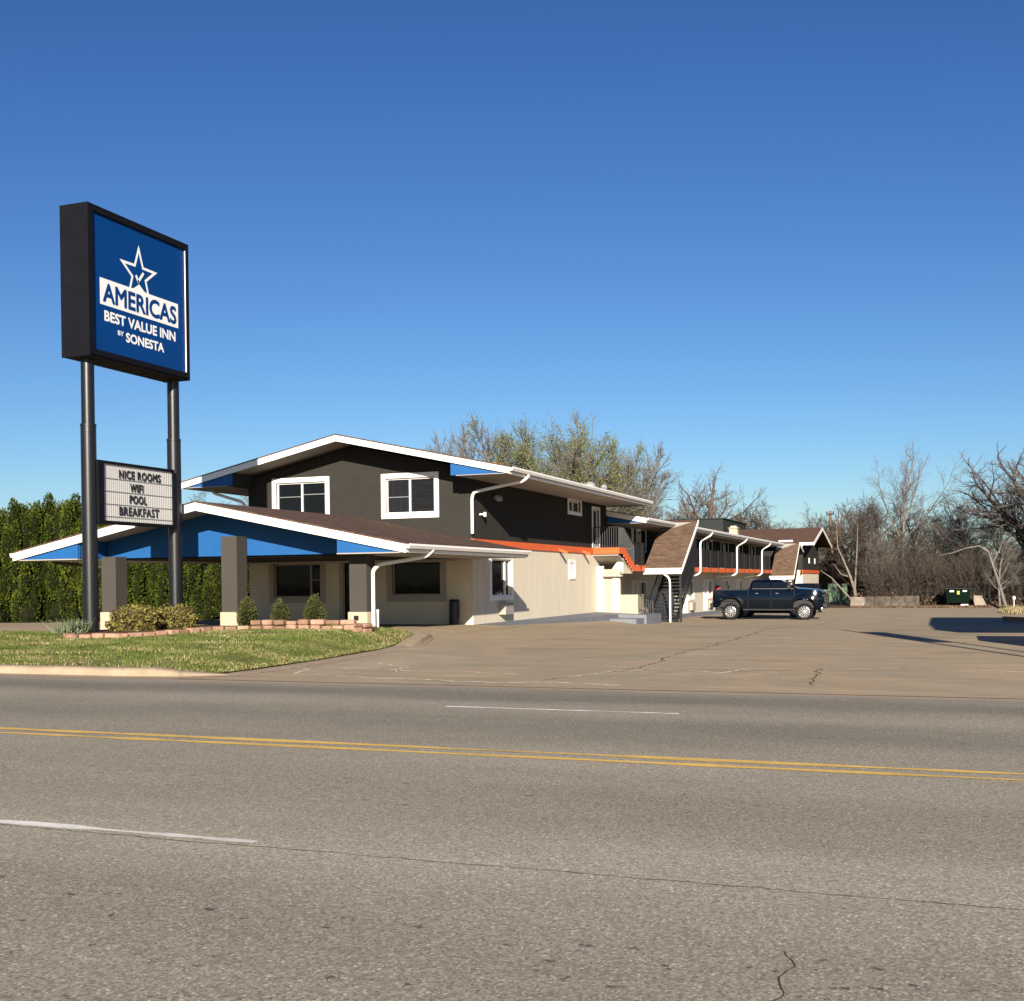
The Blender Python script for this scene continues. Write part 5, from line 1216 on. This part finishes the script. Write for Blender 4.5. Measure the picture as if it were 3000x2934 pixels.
pts = [(x, y, hgt(x, y)) for x, y in zip(rg_.uniform(-13, 14, 26000), rg_.uniform(100.5, 122, 26000))]
m_ = leafmat('dead_leaf', (.09,.055,.035), (.16,.105,.065), (.25,.18,.11), 2)
pts = [p for p in pts if p[0] > -.081*p[1]]
C = np.array(pts); C[:, 2] += np.abs(rg_.normal(0, .5, len(C)))*(C[:,1] > 110)
tag(link('dead_leaves', scatter_leaves('dead_leaves', C, .13, m_, 4)), 'brown dead leaves caught in the brush at the foot of the woods', 'leaf litter', kind='stuff')
# big leaning limbs seen low in front of the woods
L_ = MB().tube([(3.9,104,-1),(3.5,104,.6),(2.9,104,2.6),(2.6,104,3.6),(2.2,104,4.05)], [.14,.12,.09,.07,.05], 8).tube([(2.6,104,3.6),(1.9,103.9,4.1),(.9,103.8,3.95),(-.2,103.6,3.55),(-1.3,103.5,3.35)], [.08,.07,.055,.04,.02], 7).tube([(2.9,104,2.6),(3.5,104,3.9),(3.9,104,5.2)], [.07,.05,.02], 6)
tag(L_.build('broken_tree', M['barkgrey'], smooth=True), 'leaning pale trunk with a snapped limb hooking left, right of the dumpster', 'tree')
L_ = MB().tube([(-8.55,112,-1),(-8.7,112,.4),(-9.1,112,1.7),(-9.6,112,3.0),(-10.2,112,4.4),(-10.3,112,6.4)], [.17,.14,.11,.08,.05,.02], 8).tube([(-8.7,112,.4),(-8.6,112,2.2),(-8.45,112,4.6),(-8.4,112,6.6)], [.09,.08,.05,.02], 8).tube([(-8.6,112,-.9),(-9.6,112,.2),(-10.8,112,1.6),(-11.8,112,2.3)], [.1,.08,.05,.02], 7).tube([(-9.3,112,1.7),(-9.9,112,1.9),(-10.6,112,2.9)], [.07,.05,.02], 6)
tag(L_.build('forked_tree', M['barkpale'], smooth=True), 'pale forked trunk rising behind the left concrete barrier', 'tree')
# dry grass by the lot edge on the right
pts = []
for i in range(5000):
    x = rg_.uniform(2.5, 9); y = rg_.uniform(73, 84); pts.append((x, y, hgt(x, y)))
tag(link('dry_verge_grass', blades('dry_verge_grass', M['straw'], [p for p in pts if p[0] > 2.4+.12*(84-p[1])*0+.15*abs(p[1]-77)], .10, .42, .035, .7, 9)), 'tall straw coloured dry grass on the verge at the right edge', 'dry grass', kind='stuff')

# ------------------------------------------------------------------ arborvitae hedge
def lobes_mesh(lobes, n, size, seed, mname, up=.8, spread=.06):
    rg = np.random.RandomState(seed); w_ = np.array([l[3]*l[4] for l in lobes]); w_ = w_/w_.sum()
    idx = rg.choice(len(lobes), n, p=w_); Lb = np.array(lobes)[idx]
    th = rg.uniform(0, 2*math.pi, n); cz_ = rg.uniform(-.95, 1, n); sr = np.sqrt(1-cz_**2)
    nrm = np.c_[sr*np.cos(th), sr*np.sin(th), cz_]
    rip = 1+.10*np.sin(th*5+Lb[:, 0]*9)+.05*np.sin(cz_*17+th*3)
    C = Lb[:, :3]+nrm*np.c_[Lb[:, 3], Lb[:, 3], Lb[:, 4]]*rip[:, None]+rg.normal(0, spread, (n, 3))
    C[:, 2] = np.maximum(C[:, 2], .03)
    nu = nrm*np.array([1, 1, .3])+np.array([0, 0, up])
    return scatter_leaves(mname, C, size, M['hedge'] if mname == 'hedge_foliage' else M['topiary'], seed, n_up=nu)
def core(mb, lobes, k=.86):
    for (x, y, z, rx, rz) in lobes:
        mb.lathe([(max(.001, rx*k*math.sin(math.pi*(i+.0)/7)), -rz*k*math.cos(math.pi*i/7)) for i in range(8)], (x, y, z), 'z', 9)
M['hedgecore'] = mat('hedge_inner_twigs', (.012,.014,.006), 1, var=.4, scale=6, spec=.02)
HV = []
for v in range(4):
    rr_ = random.Random(100+v); lobes = [(0, 0, 3.55, .72, 1.45), (.1, .1, 2.0, .80, 1.9)]
    inner = [(x, y, z, rx*.8, rz*.92) for x, y, z, rx, rz in lobes]; lobes = []
    for j in range(30):
        a = j*2.4+rr_.uniform(-.35, .35); z = .5+j*.135+rr_.uniform(-.1, .1); rad = .78*(1-.62*max(0, (z-2.2)/3)**2)
        lobes.append((rad*math.cos(a), rad*math.sin(a), z, rr_.uniform(.18, .32), rr_.uniform(.6, 1.05)))
    lobes += [(0, 0, 4.15, .46, .85), (.3, .1, 3.9, .36, .8), (-.3, -.1, 3.85, .36, .8)]
    lobes = [(x, y, max(z, rz*.9), rx, rz) for x, y, z, rx, rz in lobes]
    inner += [(0, 0, .45, .78, .6), (.45, 0, .4, .5, .55), (-.45, .1, .4, .5, .55)]
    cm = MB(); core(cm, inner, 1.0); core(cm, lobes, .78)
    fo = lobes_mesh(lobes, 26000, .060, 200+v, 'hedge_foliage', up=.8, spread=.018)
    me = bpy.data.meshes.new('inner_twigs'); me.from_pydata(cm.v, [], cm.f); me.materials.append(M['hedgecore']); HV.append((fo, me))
a, b = Vector((-47, 31.5, 0)), Vector((-25.9, 45.5, 0)); n = 19
tops = [5.3,5.2,5.3,5.2,5.3,5.35,5.2,4.9,4.85,5.0,5.1,4.95,4.8,4.7,4.6,4.6,4.5,4.4,4.4]
hlab = {7: 'dense green hedge evergreen cut off by the left edge of the photo', 8: 'tall hedge evergreen at the left edge, first one wholly in view', 9: 'hedge evergreen behind the left tip of the white porch roof',
        10: 'hedge evergreen just left of the nearer black sign pole', 11: 'hedge evergreen directly behind the nearer black sign pole', 12: 'hedge evergreen just right of the leftmost porch column',
        13: 'hedge evergreen directly behind the farther black sign pole', 14: 'hedge evergreen between the farther sign pole and the middle porch column', 15: 'hedge evergreen mostly hidden behind the middle porch column'}
for i in range(7, 16):
    p = a+(b-a)*i/(n-1); x, y = p.x+rng.uniform(-.15, .15), p.y+rng.uniform(-.2, .2)
    T_ = empty('arborvitae', (x, y, hgt(x, y)-.05), rng.uniform(0, 6.28)); s_ = tops[i]/5.0; T_.scale = (rng.uniform(1.0, 1.15), rng.uniform(1.0, 1.15), s_)
    tag(T_, hlab[i], 'evergreen', 'evergreens of the tall hedge')
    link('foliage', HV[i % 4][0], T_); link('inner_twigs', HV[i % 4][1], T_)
# topiary cones in the planter
TV = lobes_mesh([(0,0,.32,.26,.38),(0,0,.52,.19,.32),(0,0,.70,.11,.22)], 5200, .04, 5, 'topiary_foliage', up=.5, spread=.02)
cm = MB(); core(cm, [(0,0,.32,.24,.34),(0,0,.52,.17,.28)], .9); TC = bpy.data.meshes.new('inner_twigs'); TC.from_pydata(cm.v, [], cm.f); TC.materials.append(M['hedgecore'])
for x, lab, s_ in ((-18.15,'clipped cone shrub beside the middle porch column',1.02),(-17.1,'rounder clipped shrub in the middle of the planter row',.95),(-16.05,'clipped cone shrub nearest the right porch column',1.08)):
    T_ = empty('clipped_shrub', (x, 27.15, .42), x); T_.scale = (s_*.92, s_*.92, s_*.86); tag(T_, lab, 'shrub', 'clipped shrubs in the planter'); link('foliage', TV, T_); link('inner_twigs', TC, T_)
# golden bushes by the sign poles
def bush(x, y, z, rx, ry, rz, n, seed, lab):
    T_ = empty('golden_bush', (x, y, z)); tag(T_, lab, 'bush', 'golden bushes in the sign planter')
    rg = np.random.RandomState(seed); th = rg.uniform(0, 2*math.pi, n); c = rg.uniform(-.5, 1, n)**1.0; s_ = np.sqrt(1-c**2); r_ = rg.uniform(.72, 1.06, n)
    rip = 1+.12*np.sin(th*4+seed)+.08*np.sin(c*9+th*2)
    C = np.c_[s_*np.cos(th)*rx, s_*np.sin(th)*ry, (c*.62+.38)*rz]*(r_*rip)[:, None]
    link('foliage', scatter_leaves('bush_foliage', C, .055, M['shrub'], seed, n_up=np.array([.1, -.3, .4])), T_)
    BR = []
    for i in range(220):
        a_ = rg.uniform(0, 6.28); e = rg.uniform(.2, 1.0); tip = np.array([math.cos(a_)*rx*e*.98, math.sin(a_)*ry*e*.98, rz*math.sqrt(max(.02, 1-e*e*.8))*.95])
        BR.append((np.stack([np.array([tip[0]*.15, tip[1]*.15, 0]), tip*np.array([.6,.6,.5])+rg.normal(0,.03,3), tip]), np.array([.012,.008,.004]), 3))
    link('stems', TreeB.mesh('bush_stems', BR, M['barkbrown']), T_)
bush(-20.0, 24.75, .34, .66, .62, .64, 5200, 3, 'golden leaved bush immediately right of the nearer sign pole')
bush(-19.8, 26.2, .38, .55, .62, .62, 4600, 8, 'golden leaved bush close to the farther sign pole')
bush(-20.5, 25.5, .40, .5, .55, .60, 3400, 12, 'darker bush hidden between and behind the two golden ones')
# strap-leaved plant at the nearer pole
pts = [(-20.55+rg_.normal(0, .16), 23.15+rg_.normal(0, .16), lawnz(-20.5, 23.2)+.1) for i in range(260)]
tag(link('strap_leaf_plant', blades('strap_leaf_plant', M['lily'], pts, .18, .42, .018, 1.3, 4)), 'clump of pale green strap-like leaves at the foot of the nearer sign pole', 'plant')
